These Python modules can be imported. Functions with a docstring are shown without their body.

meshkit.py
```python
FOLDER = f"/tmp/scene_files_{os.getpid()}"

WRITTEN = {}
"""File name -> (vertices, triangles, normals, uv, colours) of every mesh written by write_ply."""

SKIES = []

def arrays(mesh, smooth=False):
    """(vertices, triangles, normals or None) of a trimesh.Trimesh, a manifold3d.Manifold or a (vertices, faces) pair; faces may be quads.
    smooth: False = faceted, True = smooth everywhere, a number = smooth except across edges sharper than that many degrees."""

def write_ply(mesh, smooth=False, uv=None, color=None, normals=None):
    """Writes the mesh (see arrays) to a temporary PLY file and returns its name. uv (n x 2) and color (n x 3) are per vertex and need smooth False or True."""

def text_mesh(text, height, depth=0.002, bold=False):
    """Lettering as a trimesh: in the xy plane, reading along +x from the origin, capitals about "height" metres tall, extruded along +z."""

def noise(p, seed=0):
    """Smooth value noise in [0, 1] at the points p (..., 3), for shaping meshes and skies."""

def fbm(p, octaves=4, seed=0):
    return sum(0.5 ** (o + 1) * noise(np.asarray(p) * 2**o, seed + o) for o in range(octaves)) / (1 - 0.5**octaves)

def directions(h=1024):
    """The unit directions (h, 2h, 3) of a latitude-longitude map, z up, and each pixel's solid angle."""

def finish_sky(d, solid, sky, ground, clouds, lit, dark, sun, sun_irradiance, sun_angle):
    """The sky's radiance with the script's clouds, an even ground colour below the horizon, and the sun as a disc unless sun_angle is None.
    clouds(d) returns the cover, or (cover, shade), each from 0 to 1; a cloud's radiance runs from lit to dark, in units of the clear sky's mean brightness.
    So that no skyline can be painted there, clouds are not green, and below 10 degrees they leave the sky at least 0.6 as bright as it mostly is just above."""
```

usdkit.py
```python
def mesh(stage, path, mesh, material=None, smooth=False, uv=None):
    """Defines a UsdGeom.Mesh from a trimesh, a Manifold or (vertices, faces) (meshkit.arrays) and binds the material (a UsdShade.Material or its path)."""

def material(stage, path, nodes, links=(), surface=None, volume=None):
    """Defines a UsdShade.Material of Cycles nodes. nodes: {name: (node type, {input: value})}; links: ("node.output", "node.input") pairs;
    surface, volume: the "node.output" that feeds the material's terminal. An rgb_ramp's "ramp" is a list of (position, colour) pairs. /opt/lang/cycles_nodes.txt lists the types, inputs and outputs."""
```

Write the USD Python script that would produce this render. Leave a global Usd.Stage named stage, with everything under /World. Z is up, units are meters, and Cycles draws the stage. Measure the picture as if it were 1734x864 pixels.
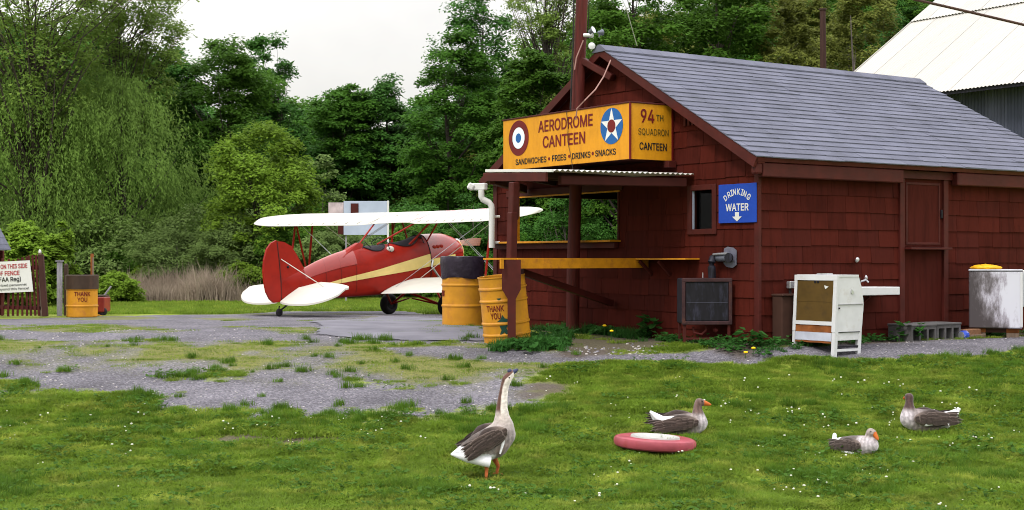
import math, random
import shapely.affinity
import numpy as np, trimesh, shapely, manifold3d
from shapely.geometry import Polygon, box as sbox
from scipy.interpolate import PchipInterpolator
import meshkit, usdkit
from pxr import Usd, UsdGeom, UsdLux, UsdShade, Gf, Sdf, Vt

stage = Usd.Stage.CreateInMemory()
UsdGeom.SetStageUpAxis(stage, 'Z'); UsdGeom.SetStageMetersPerUnit(stage, 1.0)
world = UsdGeom.Xform.Define(stage, '/World'); stage.SetDefaultPrim(world.GetPrim())
UsdGeom.Scope.Define(stage, '/World/Looks')
rng = np.random.default_rng(11)

# ---------------------------------------------------------------- camera, sky, sun, exposure
FOC, CX, HY, EYE = 2408.0, 867.0, 440.0, 1.0          # the photograph's own pixels (1734 x 864): focal length, centre, horizon
cam = UsdGeom.Camera.Define(stage, '/World/camera')
cam.CreateHorizontalApertureAttr(36.0); cam.CreateVerticalApertureAttr(36.0 * 864 / 1734)
cam.CreateFocalLengthAttr(36.0 * FOC / 1734)
cam.CreateClippingRangeAttr(Gf.Vec2f(0.1, 2000))
cam.AddTranslateOp().Set(Gf.Vec3d(0, 0, EYE))
cam.AddRotateXOp().Set(90 + math.degrees(math.atan((HY - 432) / FOC)))
cam.CreateExposureAttr(EXPOSURE := 0.65)

SUN_DIR = np.array([-0.42, -0.52, 0.80]); SUN_DIR /= np.linalg.norm(SUN_DIR)
sun = UsdLux.DistantLight.Define(stage, '/World/sun')
sun.CreateIntensityAttr(0.38); sun.CreateAngleAttr(12.0); sun.CreateNormalizeAttr(True); sun.CreateColorAttr(Gf.Vec3f(1.0, 0.95, 0.87))
sun.AddTransformOp().Set(Gf.Matrix4d().SetRotate(Gf.Rotation(Gf.Vec3d(0, 0, 1), Gf.Vec3d(*SUN_DIR))))
sky = UsdLux.DomeLight.Define(stage, '/World/sky')
sky_mat = usdkit.material(stage, '/World/Looks/overcast_sky', {
    'tc': ('texture_coordinate', {}),
    'sep': ('separate_xyz', {}),
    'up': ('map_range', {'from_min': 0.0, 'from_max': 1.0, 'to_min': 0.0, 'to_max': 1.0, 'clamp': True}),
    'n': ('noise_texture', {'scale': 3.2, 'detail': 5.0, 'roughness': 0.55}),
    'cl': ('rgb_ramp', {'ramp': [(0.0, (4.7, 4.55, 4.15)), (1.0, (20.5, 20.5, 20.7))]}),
    'soft': ('rgb_ramp', {'ramp': [(.35, (0.82, 0.82, 0.84)), (0.65, (1.04, 1.04, 1.03))]}),
    'mul': ('mix_color', {'blend_type': 'multiply', 'fac': 1.0, 'use_clamp': True}),
    'sky': ('sky_texture', {'sky_type': 'single_scattering', 'sun_disc': False, 'sun_elevation': float(np.arcsin(SUN_DIR[2])), 'sun_rotation': float(np.arctan2(SUN_DIR[0], SUN_DIR[1]))}),
    'mix': ('mix_color', {'fac': 0.97}),
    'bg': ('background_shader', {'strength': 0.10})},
    [('tc.generated', 'sep.vector'), ('sep.z', 'up.value'), ('up.result', 'cl.fac'), ('tc.generated', 'n.vector'), ('n.fac', 'soft.fac'),
     ('cl.color', 'mul.a'), ('soft.color', 'mul.b'), ('sky.color', 'mix.a'), ('mul.result', 'mix.b'), ('mix.result', 'bg.color')], surface='bg.background')
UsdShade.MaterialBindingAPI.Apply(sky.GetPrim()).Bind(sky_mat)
sky.GetPrim().SetCustomDataByKey('kind', 'structure')

# ---------------------------------------------------------------- prim helpers
_count = {}
def numbered(parent, name):
    k = parent + '/' + name; n = _count.get(k, 0); _count[k] = n + 1
    return k if n == 0 else f'{k}_{n:03d}'
def tag(prim, label=None, cat=None, group=None, kind=None):
    for k, v in (('label', label), ('category', cat), ('group', group), ('kind', kind)):
        if v: prim.SetCustomDataByKey(k, v)
    return prim
WOFF = {}                                               # things whose parts are given in world coordinates, with their base point
def thing(name, label, cat, loc=(0, 0, 0), rotz=0.0, group=None, kind=None, world=False):
    p = numbered('/World', name)
    if world: WOFF[p] = np.asarray(loc, float)
    x = UsdGeom.Xform.Define(stage, p)
    x.AddTranslateOp().Set(Gf.Vec3d(*map(float, loc)))
    if rotz: x.AddRotateZOp().Set(float(math.degrees(rotz)))
    tag(x.GetPrim(), label, cat, group, kind); return p
def part(parent, name, mesh, mat, smooth=False, label=None):
    p = numbered(parent, name); root = '/'.join(parent.split('/')[:3])
    if root in WOFF: mesh = trimesh.Trimesh(np.asarray(mesh.vertices) - WOFF[root], mesh.faces, process=False)
    m = usdkit.mesh(stage, p, mesh, mat, smooth=smooth)
    if label: tag(m.GetPrim(), label)
    return p
def single(name, mesh, mat, label=None, cat=None, group=None, kind=None, smooth=False):
    p = part('/World', name, mesh, mat, smooth); tag(stage.GetPrimAtPath(p), label, cat, group, kind); return p
def copy_of(src, name, label, loc, rotz=0.0, scale=1.0, cat=None, group=None):
    p = numbered('/World', name); x = UsdGeom.Xform.Define(stage, p)
    x.GetPrim().GetReferences().AddInternalReference(src)
    x.ClearXformOpOrder()
    x.AddTranslateOp().Set(Gf.Vec3d(*map(float, loc))); x.AddRotateZOp().Set(float(math.degrees(rotz)))
    x.AddScaleOp().Set(Gf.Vec3f(scale, scale, scale) if np.ndim(scale) == 0 else Gf.Vec3f(*map(float, scale)))
    x.GetPrim().SetInstanceable(True); tag(x.GetPrim(), label, cat, group); return p
def instancer(path, protos, pos, quat, scale, idx):
    pi = UsdGeom.PointInstancer.Define(stage, path)
    pi.CreatePrototypesRel().SetTargets([Sdf.Path(x) for x in protos])
    pi.CreatePositionsAttr(Vt.Vec3fArray.FromNumpy(np.asarray(pos, np.float32)))
    pi.CreateProtoIndicesAttr(Vt.IntArray.FromNumpy(np.asarray(idx, np.int32)))
    q = np.asarray(quat, np.float32)                    # w x y z
    pi.CreateOrientationsAttr(Vt.QuathArray([Gf.Quath(float(a), float(b), float(c), float(d)) for a, b, c, d in q]))
    s = np.asarray(scale, np.float32); s = np.repeat(s[:, None], 3, 1) if s.ndim == 1 else s
    pi.CreateScalesAttr(Vt.Vec3fArray.FromNumpy(s)); return pi

# ---------------------------------------------------------------- mesh helpers
def cat(*ms):
    ms = [m for m in (ms[0] if len(ms) == 1 and isinstance(ms[0], list) else ms) if m is not None]
    vs, fs, n = [], [], 0
    for m in ms:
        v, f = (np.asarray(m.vertices), np.asarray(m.faces)) if hasattr(m, 'vertices') else (np.asarray(m[0], float), np.asarray(m[1], int))
        if f.shape[1] == 4: f = np.vstack([f[:, [0, 1, 2]], f[:, [0, 2, 3]]])
        vs.append(v); fs.append(f + n); n += len(v)
    return trimesh.Trimesh(np.vstack(vs), np.vstack(fs), process=False)
def bx(x0, x1, y0, y1, z0, z1, bev=0.0):
    x0, x1 = min(x0, x1), max(x0, x1); y0, y1 = min(y0, y1), max(y0, y1); z0, z1 = min(z0, z1), max(z0, z1)
    if bev <= 0:
        m = trimesh.creation.box((x1 - x0, y1 - y0, z1 - z0)); m.apply_translation(((x0 + x1) / 2, (y0 + y1) / 2, (z0 + z1) / 2)); return m
    b = min(bev, .45 * (x1 - x0), .45 * (y1 - y0), .45 * (z1 - z0)); P = []
    for X, sx in ((x0, 1), (x1, -1)):
        for Y, sy in ((y0, 1), (y1, -1)):
            for Z, sz in ((z0, 1), (z1, -1)):
                P += [(X + sx * b, Y + sy * b, Z), (X + sx * b, Y, Z + sz * b), (X, Y + sy * b, Z + sz * b)]
    return trimesh.convex.convex_hull(np.array(P))
def xf(m, R=None, t=None):
    v = np.asarray(m.vertices)
    if R is not None: v = v @ np.asarray(R).T
    if t is not None: v = v + np.asarray(t)
    return trimesh.Trimesh(v, m.faces, process=False)
def rot(axis, deg):
    return trimesh.transformations.rotation_matrix(math.radians(deg), {'x': [1, 0, 0], 'y': [0, 1, 0], 'z': [0, 0, 1]}[axis])[:3, :3]
def tube(pts, rad, sides=8, caps=True):
    p = np.asarray(pts, float); r = np.broadcast_to(np.asarray(rad, float), (len(p),))
    t = np.gradient(p, axis=0); t /= np.linalg.norm(t, axis=1, keepdims=True) + 1e-12
    ref = np.array([0, 0, 1.0]) if abs(t[:, 2]).mean() < .8 else np.array([1.0, 0, 0])
    a = np.cross(t, ref); a /= np.linalg.norm(a, axis=1, keepdims=True) + 1e-12; b = np.cross(t, a)
    an = np.arange(sides) * 2 * np.pi / sides
    v = (p[:, None] + r[:, None, None] * (np.cos(an)[None, :, None] * a[:, None] + np.sin(an)[None, :, None] * b[:, None])).reshape(-1, 3)
    i, j = np.meshgrid(np.arange(len(p) - 1), np.arange(sides), indexing='ij')
    q = np.stack([i * sides + j, i * sides + (j + 1) % sides, (i + 1) * sides + (j + 1) % sides, (i + 1) * sides + j], -1).reshape(-1, 4)
    f = np.vstack([q[:, [0, 2, 1]], q[:, [0, 3, 2]]])
    if caps:
        n = len(v); v = np.vstack([v, p[:1], p[-1:]]); k = np.arange(sides); e = (len(p) - 1) * sides
        f = np.vstack([f, np.stack([np.full(sides, n), k, (k + 1) % sides], 1), np.stack([np.full(sides, n + 1), e + (k + 1) % sides, e + k], 1)])
    return trimesh.Trimesh(v, f, process=False)
def beam(a, b, w, h, up=(0, 0, 1)):
    a, b = np.asarray(a, float), np.asarray(b, float); d = b - a; L = np.linalg.norm(d); d /= L
    u = np.asarray(up, float); s = np.cross(d, u); s /= np.linalg.norm(s) + 1e-12; u = np.cross(s, d)
    return xf(bx(0, L, -w / 2, w / 2, -h / 2, h / 2, min(w, h) * .1), np.stack([d, s * -1, u], 1), a)
def lathe(prof, n=32, axis=(0, 0, 1)):
    prof = np.asarray(prof, float); an = np.arange(n) * 2 * np.pi / n
    v = np.stack([prof[:, None, 0] * np.cos(an), prof[:, None, 0] * np.sin(an), np.repeat(prof[:, 1:2], n, 1)], -1).reshape(-1, 3)
    i, j = np.meshgrid(np.arange(len(prof) - 1), np.arange(n), indexing='ij')
    q = np.stack([i * n + j, i * n + (j + 1) % n, (i + 1) * n + (j + 1) % n, (i + 1) * n + j], -1).reshape(-1, 4)
    return trimesh.Trimesh(v, np.vstack([q[:, [0, 1, 2]], q[:, [0, 2, 3]]]), process=False)
def extr(poly, depth):
    gs = [g for g in getattr(poly, 'geoms', [poly]) if g.geom_type == 'Polygon' and g.area > 1e-6]
    return cat([trimesh.creation.extrude_polygon(g, depth, engine='earcut') for g in gs]) if gs else None
def on_plane(m, origin, ex, ey):
    """A mesh drawn in xy (z = thickness) set on the plane through origin with axes ex, ey."""
    ex, ey = np.asarray(ex, float), np.asarray(ey, float); ez = np.cross(ex, ey)
    v = np.asarray(m.vertices); return trimesh.Trimesh(np.asarray(origin) + v[:, :1] * ex + v[:, 1:2] * ey + v[:, 2:3] * ez, m.faces, process=False)
_tx = {}
def text(s, h, w=None, bold=True, depth=.002, squash=1.0):
    """Lettering centred on the origin in xy; w stretches it to that width."""
    m = meshkit.text_mesh(s, h, depth, bold); v = np.array(m.vertices); lo, hi = v.min(0), v.max(0)
    v[:, 0] -= (lo[0] + hi[0]) / 2; v[:, 1] -= (lo[1] + hi[1]) / 2
    v[:, 0] *= (w / (hi[0] - lo[0])) if w else squash
    return trimesh.Trimesh(v, m.faces, process=False)
def disc(r, depth=.002, r0=0.0, n=40):
    p = shapely.Point(0, 0).buffer(r, quad_segs=n // 4)
    if r0: p = p.difference(shapely.Point(0, 0).buffer(r0, quad_segs=n // 4))
    return extr(p, depth)
def at(px, py, d):
    """The point that the photograph shows at pixel px, py if it is d metres off along the view."""
    return np.array([(px - CX) / FOC * d, d, EYE - (py - HY) / FOC * d])
def smooth01(x, a, b):
    t = np.clip((np.asarray(x, float) - a) / (b - a), 0, 1); return t * t * (3 - 2 * t)

# ---------------------------------------------------------------- terrain
TH = math.radians(34); US = np.array([math.cos(TH), math.sin(TH)]); UF = np.array([-US[1], US[0]]); CO = np.array([2.986, 17.2])
_prof = PchipInterpolator([-60, 0, 9, 11.3, 13.3, 14.8, 16.0, 16.6, 17.3, 18.5, 20.5, 23, 26, 28, 30, 33, 40, 60, 80, 130, 400],
                          [-.8, -.8, -.8, -.77, -.63, -.42, -.25, -.158, -.06, -.01, .03, -.01, -.075, -.09, -.16, -.2, -.25, -.2, .4, 1.5, 2.0])
def T(x, y):
    x, y = np.asarray(x, float), np.asarray(y, float)
    z = _prof(y)
    lx, ly = (x - CO[0]) * US[0] + (y - CO[1]) * US[1], (x - CO[0]) * UF[0] + (y - CO[1]) * UF[1]
    d = np.hypot(np.maximum(np.maximum(-lx, lx - 7), 0), np.maximum(np.maximum(-ly, ly - 6), 0))
    z = z + (-.03 - z) * (1 - smooth01(d, .1, 1.1))
    hill = smooth01(x / np.maximum(y, 20), -.02, .17) * np.maximum(y - 44, 0) * .36 * (1 - .6 * smooth01(y, 70, 130))
    z = z + hill + .03 * (meshkit.fbm(np.stack([x * .7, y * .7, 0 * x], -1), 3, 5) - .5) * (1 - smooth01(d, 0, 1) * 0) * smooth01(y, 4, 9)
    return z
def G(px, py):
    """The ground point that the photograph shows at pixel px, py."""
    d = np.linspace(8, 140, 6601); x = (px - CX) / FOC * d; z = EYE - (py - HY) / FOC * d
    k = np.nonzero(z <= T(x, d))[0]
    d0 = d[k[0]] if len(k) else 140
    return np.array([(px - CX) / FOC * d0, d0, float(T((px - CX) / FOC * d0, d0))])
def zone(pixels):
    return Polygon([tuple(G(a, b)[:2]) for a, b in pixels]).buffer(0)

# ---------------------------------------------------------------- materials
def mat(name, nodes, links, surface='p.BSDF', volume=None): return usdkit.material(stage, '/World/Looks/' + name, nodes, links, surface=surface, volume=volume)
def paint(name, col, rough=.6, var=.18, scale=5.0, col2=None, stain=.0, stain_col=(.08, .06, .05), stain_scale=3.0, bump=.0, bump_scale=60.0, metallic=0.0, coat=0.0, spec=.18, stretch=(1, 1, 1), lo=.52, hi=.66, island=0.0):
    """Paint or bare material with its own uneven tone, grain and stains."""
    c = np.array(col, float); c2 = np.array(col2, float) if col2 is not None else c * (1 - var)
    nd = {'g': ('geometry', {}), 'map': ('mapping', {'scale': stretch}), 'n': ('noise_texture', {'scale': scale, 'detail': 6.0, 'roughness': .6}),
          'r': ('rgb_ramp', {'ramp': [(.3, tuple(c2)), (.7, tuple(np.minimum(c * (1 + var * .6), .92)))]}),
          'p': ('principled_bsdf', {'roughness': rough, 'metallic': metallic, 'coat_weight': coat, 'coat_roughness': .15, 'specular_ior_level': spec})}
    ln = [('g.position', 'map.vector'), ('map.vector', 'n.vector'), ('n.fac', 'r.fac')]
    out = 'r.color'
    if island:
        nd['ih'] = ('map_range', {'from_min': 0., 'from_max': 1., 'to_min': 1 - island, 'to_max': 1 + island}); nd['hv'] = ('hsv', {})
        ln += [('g.random_per_island', 'ih.value'), ('ih.result', 'hv.value'), (out, 'hv.color')]; out = 'hv.color'
    if stain:
        nd['n2'] = ('noise_texture', {'scale': stain_scale, 'detail': 8.0, 'roughness': .68}); nd['r2'] = ('rgb_ramp', {'ramp': [(lo, (0, 0, 0)), (hi, (stain,) * 3)]}); nd['m'] = ('mix_color', {'b': stain_col})
        ln += [('map.vector', 'n2.vector'), ('n2.fac', 'r2.fac'), ('r2.color', 'm.fac'), (out, 'm.a')]; out = 'm.result'
    ln.append((out, 'p.base_color'))
    if bump:
        nd['n3'] = ('noise_texture', {'scale': bump_scale, 'detail': 4.0}); nd['b'] = ('bump', {'strength': bump, 'distance': .01})
        ln += [('map.vector', 'n3.vector'), ('n3.fac', 'b.height'), ('b.normal', 'p.normal')]
    return mat(name, nd, ln)
def leafy(name, cols, rough=.5, trans=.3, val_scale=.35, dry=None, dry_scale=.5):
    """Leaves: a tone per leaf, a slow drift of tone through the crown, some light through the blade."""
    n = len(cols)
    nd = {'g': ('geometry', {}), 'r': ('rgb_ramp', {'ramp': [(i / (n - 1), c) for i, c in enumerate(cols)]}), 'n': ('noise_texture', {'scale': val_scale, 'detail': 3.0}),
          'mr': ('map_range', {'from_min': .3, 'from_max': .7, 'to_min': .72, 'to_max': 1.3}), 'h': ('hsv', {}),
          'p': ('principled_bsdf', {'roughness': rough, 'specular_ior_level': .05}), 't': ('translucent_bsdf', {}), 'mx': ('mix_closure', {'fac': trans})}
    src, ex = 'r.color', []
    if dry:                                             # patches that have yellowed
        nd['nd'] = ('noise_texture', {'scale': dry_scale, 'detail': 4.0, 'roughness': .6}); nd['dr'] = ('rgb_ramp', {'ramp': [(.50, (0, 0, 0)), (.72, (.38, .38, .38))]}); nd['dm'] = ('mix_color', {'b': dry}); src = 'dm.result'
        ex = [('g.position', 'nd.vector'), ('nd.fac', 'dr.fac'), ('dr.color', 'dm.fac'), ('r.color', 'dm.a')]
    return mat(name, nd, ex + [('g.random_per_island', 'r.fac'), ('g.position', 'n.vector'), ('n.fac', 'mr.value'), ('mr.result', 'h.value'), (src, 'h.color'), ('h.color', 'p.base_color'), ('h.color', 't.color'),
                          ('p.BSDF', 'mx.closure1'), ('t.BSDF', 'mx.closure2')], surface='mx.closure')
# ---------------------------------------------------------------- ground
def axis_steps(parts): return np.unique(np.concatenate([np.arange(a, b, s) for a, b, s in parts] + [[parts[-1][1]]]).round(4))
gx_ = axis_steps([(-260, -60, 20), (-60, -20, 2.5), (-20, -9, .3), (-9, 9, .09), (9, 20, .3), (20, 60, 2.5), (60, 260, 20)])
gy_ = axis_steps([(-60, 0, 6), (0, 8, .5), (8, 22, .09), (22, 38, .2), (38, 60, 1.0), (60, 140, 4), (140, 420, 20)])
Z_lot = zone([(-60, 541), (150, 537), (330, 533), (480, 527), (700, 527), (800, 540), (838, 548), (838, 582), (700, 583), (570, 577), (400, 581), (200, 577), (-60, 575)])
Z_bare = zone([(-60, 612), (100, 618), (250, 632), (420, 634), (560, 646), (700, 648), (830, 640), (900, 652), (880, 672), (760, 702), (640, 708), (520, 702), (430, 682), (250, 672), (100, 662), (-60, 662)])
Z_moss = zone([(-60, 568), (300, 574), (560, 574), (700, 584), (830, 580), (980, 606), (900, 625), (860, 660), (700, 660), (400, 645), (100, 630), (-60, 640)])
Z_path = zone([(640, 590), (780, 586), (840, 590), (1000, 604), (1150, 596), (1300, 586), (1500, 580), (1800, 566), (1800, 586), (1640, 601), (1500, 610), (1300, 618), (1100, 612), (960, 618), (860, 612), (700, 604)])
Z_dirt = zone([(330, 741), (420, 735), (560, 736), (610, 742), (560, 750), (430, 754), (350, 750)]).union(zone([(925, 572), (1040, 566), (1155, 566), (1155, 590), (1060, 597), (960, 601)])).union(zone([(1060, 660), (1180, 662), (1190, 670), (1080, 672)])).union(zone([(895, 650), (960, 648), (960, 668), (900, 672)]))
Z_wall = Polygon([tuple(wld2) for wld2 in [CO + US * a + UF * b for a, b in ((-.75, -.5), (7, -.5), (7, .3), (.3, .3), (.3, 5.0), (-.75, 4.6))]])
def sd(poly, P):
    pt = shapely.points(P[:, 0], P[:, 1]); d = shapely.distance(pt, poly.boundary); return np.where(shapely.contains_xy(poly, P[:, 0], P[:, 1]), d, -d)
def fb(P, s, seed, o=4): return meshkit.fbm(np.stack([P[:, 0] * s, P[:, 1] * s, 0 * P[:, 0]], -1), o, seed)
def cover(P):
    """(gravel, moss, dirt) from 0 to 1 at ground points, by where the lot, the path and the bare strips lie."""
    e = (fb(P, .9, 3) - .5) * 1.5 + (fb(P, 4.0, 4) - .5) * .9
    lot = smooth01(sd(Z_lot, P) + e * .5, -.15, .25); bare = smooth01(sd(Z_bare, P) + e * 1.1 + (fb(P, 9.0, 6) - .5) * .7, -.75, .65); mz = smooth01(sd(Z_moss, P) + e * 1.2 + (fb(P, 9.0, 7) - .5) * .8, -.5, .5); pth_ = smooth01(sd(Z_path, P) + e * .28, -.10, .14)
    dirt = np.maximum(smooth01(sd(Z_dirt, P) + e * .35, -.15, .12) * .92, smooth01(sd(Z_wall, P) + e * .3, -.1, .25))
    gravel = np.clip(np.maximum.reduce([lot, bare, pth_, mz * .95]), 0, 1)
    patchy = .25 + .75 * smooth01(fb(P, 1.3, 9) * .6 + fb(P, .35, 13) * .4, .40, .56)
    moss = mz * (1 - bare * .8) * (1 - lot * .85) * (1 - pth_ * .9) * patchy * .78 + lot * smooth01(fb(P, .5, 21), .56, .68) * .55
    return gravel, np.clip(moss, 0, 1), dirt
def add_primvar(path, name, vals):
    UsdGeom.PrimvarsAPI(stage.GetPrimAtPath(path)).CreatePrimvar(name, Sdf.ValueTypeNames.FloatArray, 'vertex').Set(Vt.FloatArray.FromNumpy(np.asarray(vals, np.float32)))
def add_color(path, vals, name='tone'):
    UsdGeom.PrimvarsAPI(stage.GetPrimAtPath(path)).CreatePrimvar(name, Sdf.ValueTypeNames.Color3fArray, 'vertex').Set(Vt.Vec3fArray.FromNumpy(np.asarray(vals, np.float32)))
XX, YY = np.meshgrid(gx_, gy_, indexing='ij'); GP = np.stack([XX.ravel(), YY.ravel()], 1)
near = (np.abs(GP[:, 0]) < 22) & (GP[:, 1] > 5) & (GP[:, 1] < 60)
gr, mo, di = np.zeros(len(GP)), np.zeros(len(GP)), np.zeros(len(GP)); gr[near], mo[near], di[near] = cover(GP[near])
GZ = T(GP[:, 0], GP[:, 1]) + np.where(near, (fb(GP, 7, 31, 3) - .5) * .02 + (1 - gr) * (fb(GP, 2.5, 33, 3) - .5) * .05 * smooth01(GP[:, 1], 30, 20), 0)
n1 = len(gy_); i, j = np.meshgrid(np.arange(len(gx_) - 1), np.arange(n1 - 1), indexing='ij')
q = np.stack([i * n1 + j, (i + 1) * n1 + j, (i + 1) * n1 + j + 1, i * n1 + j + 1], -1).reshape(-1, 4)
M_ground = mat('lawn_and_gravel', {
    'g': ('geometry', {}), 'ag': ('attribute', {'attribute': 'gravel'}), 'am': ('attribute', {'attribute': 'moss'}), 'ad': ('attribute', {'attribute': 'dirt'}),
    'v': ('voronoi_texture', {'scale': 55.0, 'randomness': 1.0}), 'sv': ('separate_color', {}),
    'gc': ('rgb_ramp', {'ramp': [(0.0, (.075, .072, .086)), (.35, (.115, .111, .132)), (.75, (.160, .154, .181)), (.95, (.210, .203, .232)), (1.0, (.29, .28, .30))]}),
    'n1': ('noise_texture', {'scale': 1.4, 'detail': 6.0}), 'n1r': ('rgb_ramp', {'ramp': [(.3, (.62, .60, .60)), (.7, (1.15, 1.12, 1.12))]}), 'gm': ('mix_color', {'blend_type': 'multiply', 'fac': 1.0}),
    'n2': ('noise_texture', {'scale': 38.0, 'detail': 5.0, 'roughness': .7}), 'mc': ('rgb_ramp', {'ramp': [(.35, (.075, .08, .025)), (.55, (.15, .155, .035)), (.72, (.21, .19, .075))]}),
    'n3': ('noise_texture', {'scale': 40.0, 'detail': 6.0, 'roughness': .7}), 'mm': ('math', {'math_type': 'add'}), 'mmr': ('map_range', {'from_min': .58, 'from_max': 1.16, 'clamp': True}),
    'lc': ('rgb_ramp', {'ramp': [(.3, (.10, .14, .012)), (.5, (.18, .235, .024)), (.7, (.27, .28, .05))]}),
    'dc': ('rgb_ramp', {'ramp': [(.3, (.045, .034, .026)), (.6, (.10, .078, .06)), (.8, (.17, .14, .12))]}),
    'm1': ('mix_color', {}), 'm2': ('mix_color', {}), 'm3': ('mix_color', {}),
    'ga': ('math', {'math_type': 'add'}), 'gar': ('map_range', {'from_min': .80, 'from_max': 1.10, 'clamp': True}),
    'b': ('bump', {'strength': .8, 'distance': .02}), 'p': ('principled_bsdf', {'roughness': .9, 'specular_ior_level': .25})},
    [('g.position', 'v.vector'), ('v.color', 'sv.color'), ('sv.r', 'gc.fac'), ('g.position', 'n1.vector'), ('n1.fac', 'n1r.fac'), ('gc.color', 'gm.a'), ('n1r.color', 'gm.b'),
     ('g.position', 'n2.vector'), ('n2.fac', 'mc.fac'), ('n2.fac', 'lc.fac'), ('n2.fac', 'dc.fac'), ('g.position', 'n3.vector'),
     ('am.fac', 'mm.value1'), ('n3.fac', 'mm.value2'), ('mm.value', 'mmr.value'), ('ag.fac', 'ga.value1'), ('n3.fac', 'ga.value2'), ('ga.value', 'gar.value'),
     ('gar.result', 'm1.fac'), ('lc.color', 'm1.a'), ('gm.result', 'm1.b'), ('mmr.result', 'm2.fac'), ('m1.result', 'm2.a'), ('mc.color', 'm2.b'),
     ('ad.fac', 'm3.fac'), ('m2.result', 'm3.a'), ('dc.color', 'm3.b'), ('m3.result', 'p.base_color'), ('v.distance', 'b.height'), ('b.normal', 'p.normal')])
gp = single('ground', trimesh.Trimesh(np.column_stack([GP, GZ]), np.vstack([q[:, [0, 1, 2]], q[:, [0, 2, 3]]]), process=False), M_ground, kind='structure', smooth=True)
for nm, v in (('gravel', gr), ('moss', mo), ('dirt', di)): add_primvar(gp, nm, v)
def sheet(name, poly, step, lift, mt, ragged=.12, seed=1):
    """A thin ragged-edged paving sheet lying just above the ground."""
    x0, y0, x1, y1 = poly.bounds; xs, ys = np.arange(x0, x1 + step, step), np.arange(y0, y1 + step, step)
    A, B = np.meshgrid(xs, ys, indexing='ij'); P = np.stack([A.ravel(), B.ravel()], 1)
    keep = (sd(poly, P) + (fb(P, 1.2, seed) - .5) * ragged * 6 + (fb(P, 6, seed + 1) - .5) * ragged * 2) > 0
    i, j = np.meshgrid(np.arange(len(xs) - 1), np.arange(len(ys) - 1), indexing='ij'); n = len(ys)
    q = np.stack([i * n + j, (i + 1) * n + j, (i + 1) * n + j + 1, i * n + j + 1], -1).reshape(-1, 4); q = q[keep[q].sum(1) >= 4]
    us, inv = np.unique(q, return_inverse=True); q = inv.reshape(q.shape); P = P[us]
    from scipy.interpolate import RegularGridInterpolator
    z = RegularGridInterpolator((gx_, gy_), GZ.reshape(len(gx_), -1))(P) + lift
    return single(name, trimesh.Trimesh(np.column_stack([P, z]), np.vstack([q[:, [0, 1, 2]], q[:, [0, 2, 3]]]), process=False), mt, kind='structure', smooth=True)
M_asph = paint('old_asphalt', (.150, .145, .172), .85, .3, 1.3, stain=.55, stain_col=(.12, .115, .145), stain_scale=2.2, bump=.5, bump_scale=150, lo=.45, hi=.7, island=0)
sheet('asphalt_apron', zone([(520, 545), (640, 536), (760, 540), (846, 545), (900, 556), (905, 570), (838, 579), (700, 580), (600, 575), (540, 566)]), .06, .012, M_asph, .05, 41)
sheet('runway', zone([(100, 521.5), (300, 521.3), (700, 521), (1000, 521), (1000, 526), (700, 526.5), (300, 525.5), (100, 525)]), .2, .012, M_asph, .05, 44)
from scipy.interpolate import RegularGridInterpolator
_gz = RegularGridInterpolator((gx_, gy_), GZ.reshape(len(gx_), -1), bounds_error=False, fill_value=0.0)
def gz(x, y): return _gz(np.stack([np.atleast_1d(x), np.atleast_1d(y)], -1))

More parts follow.
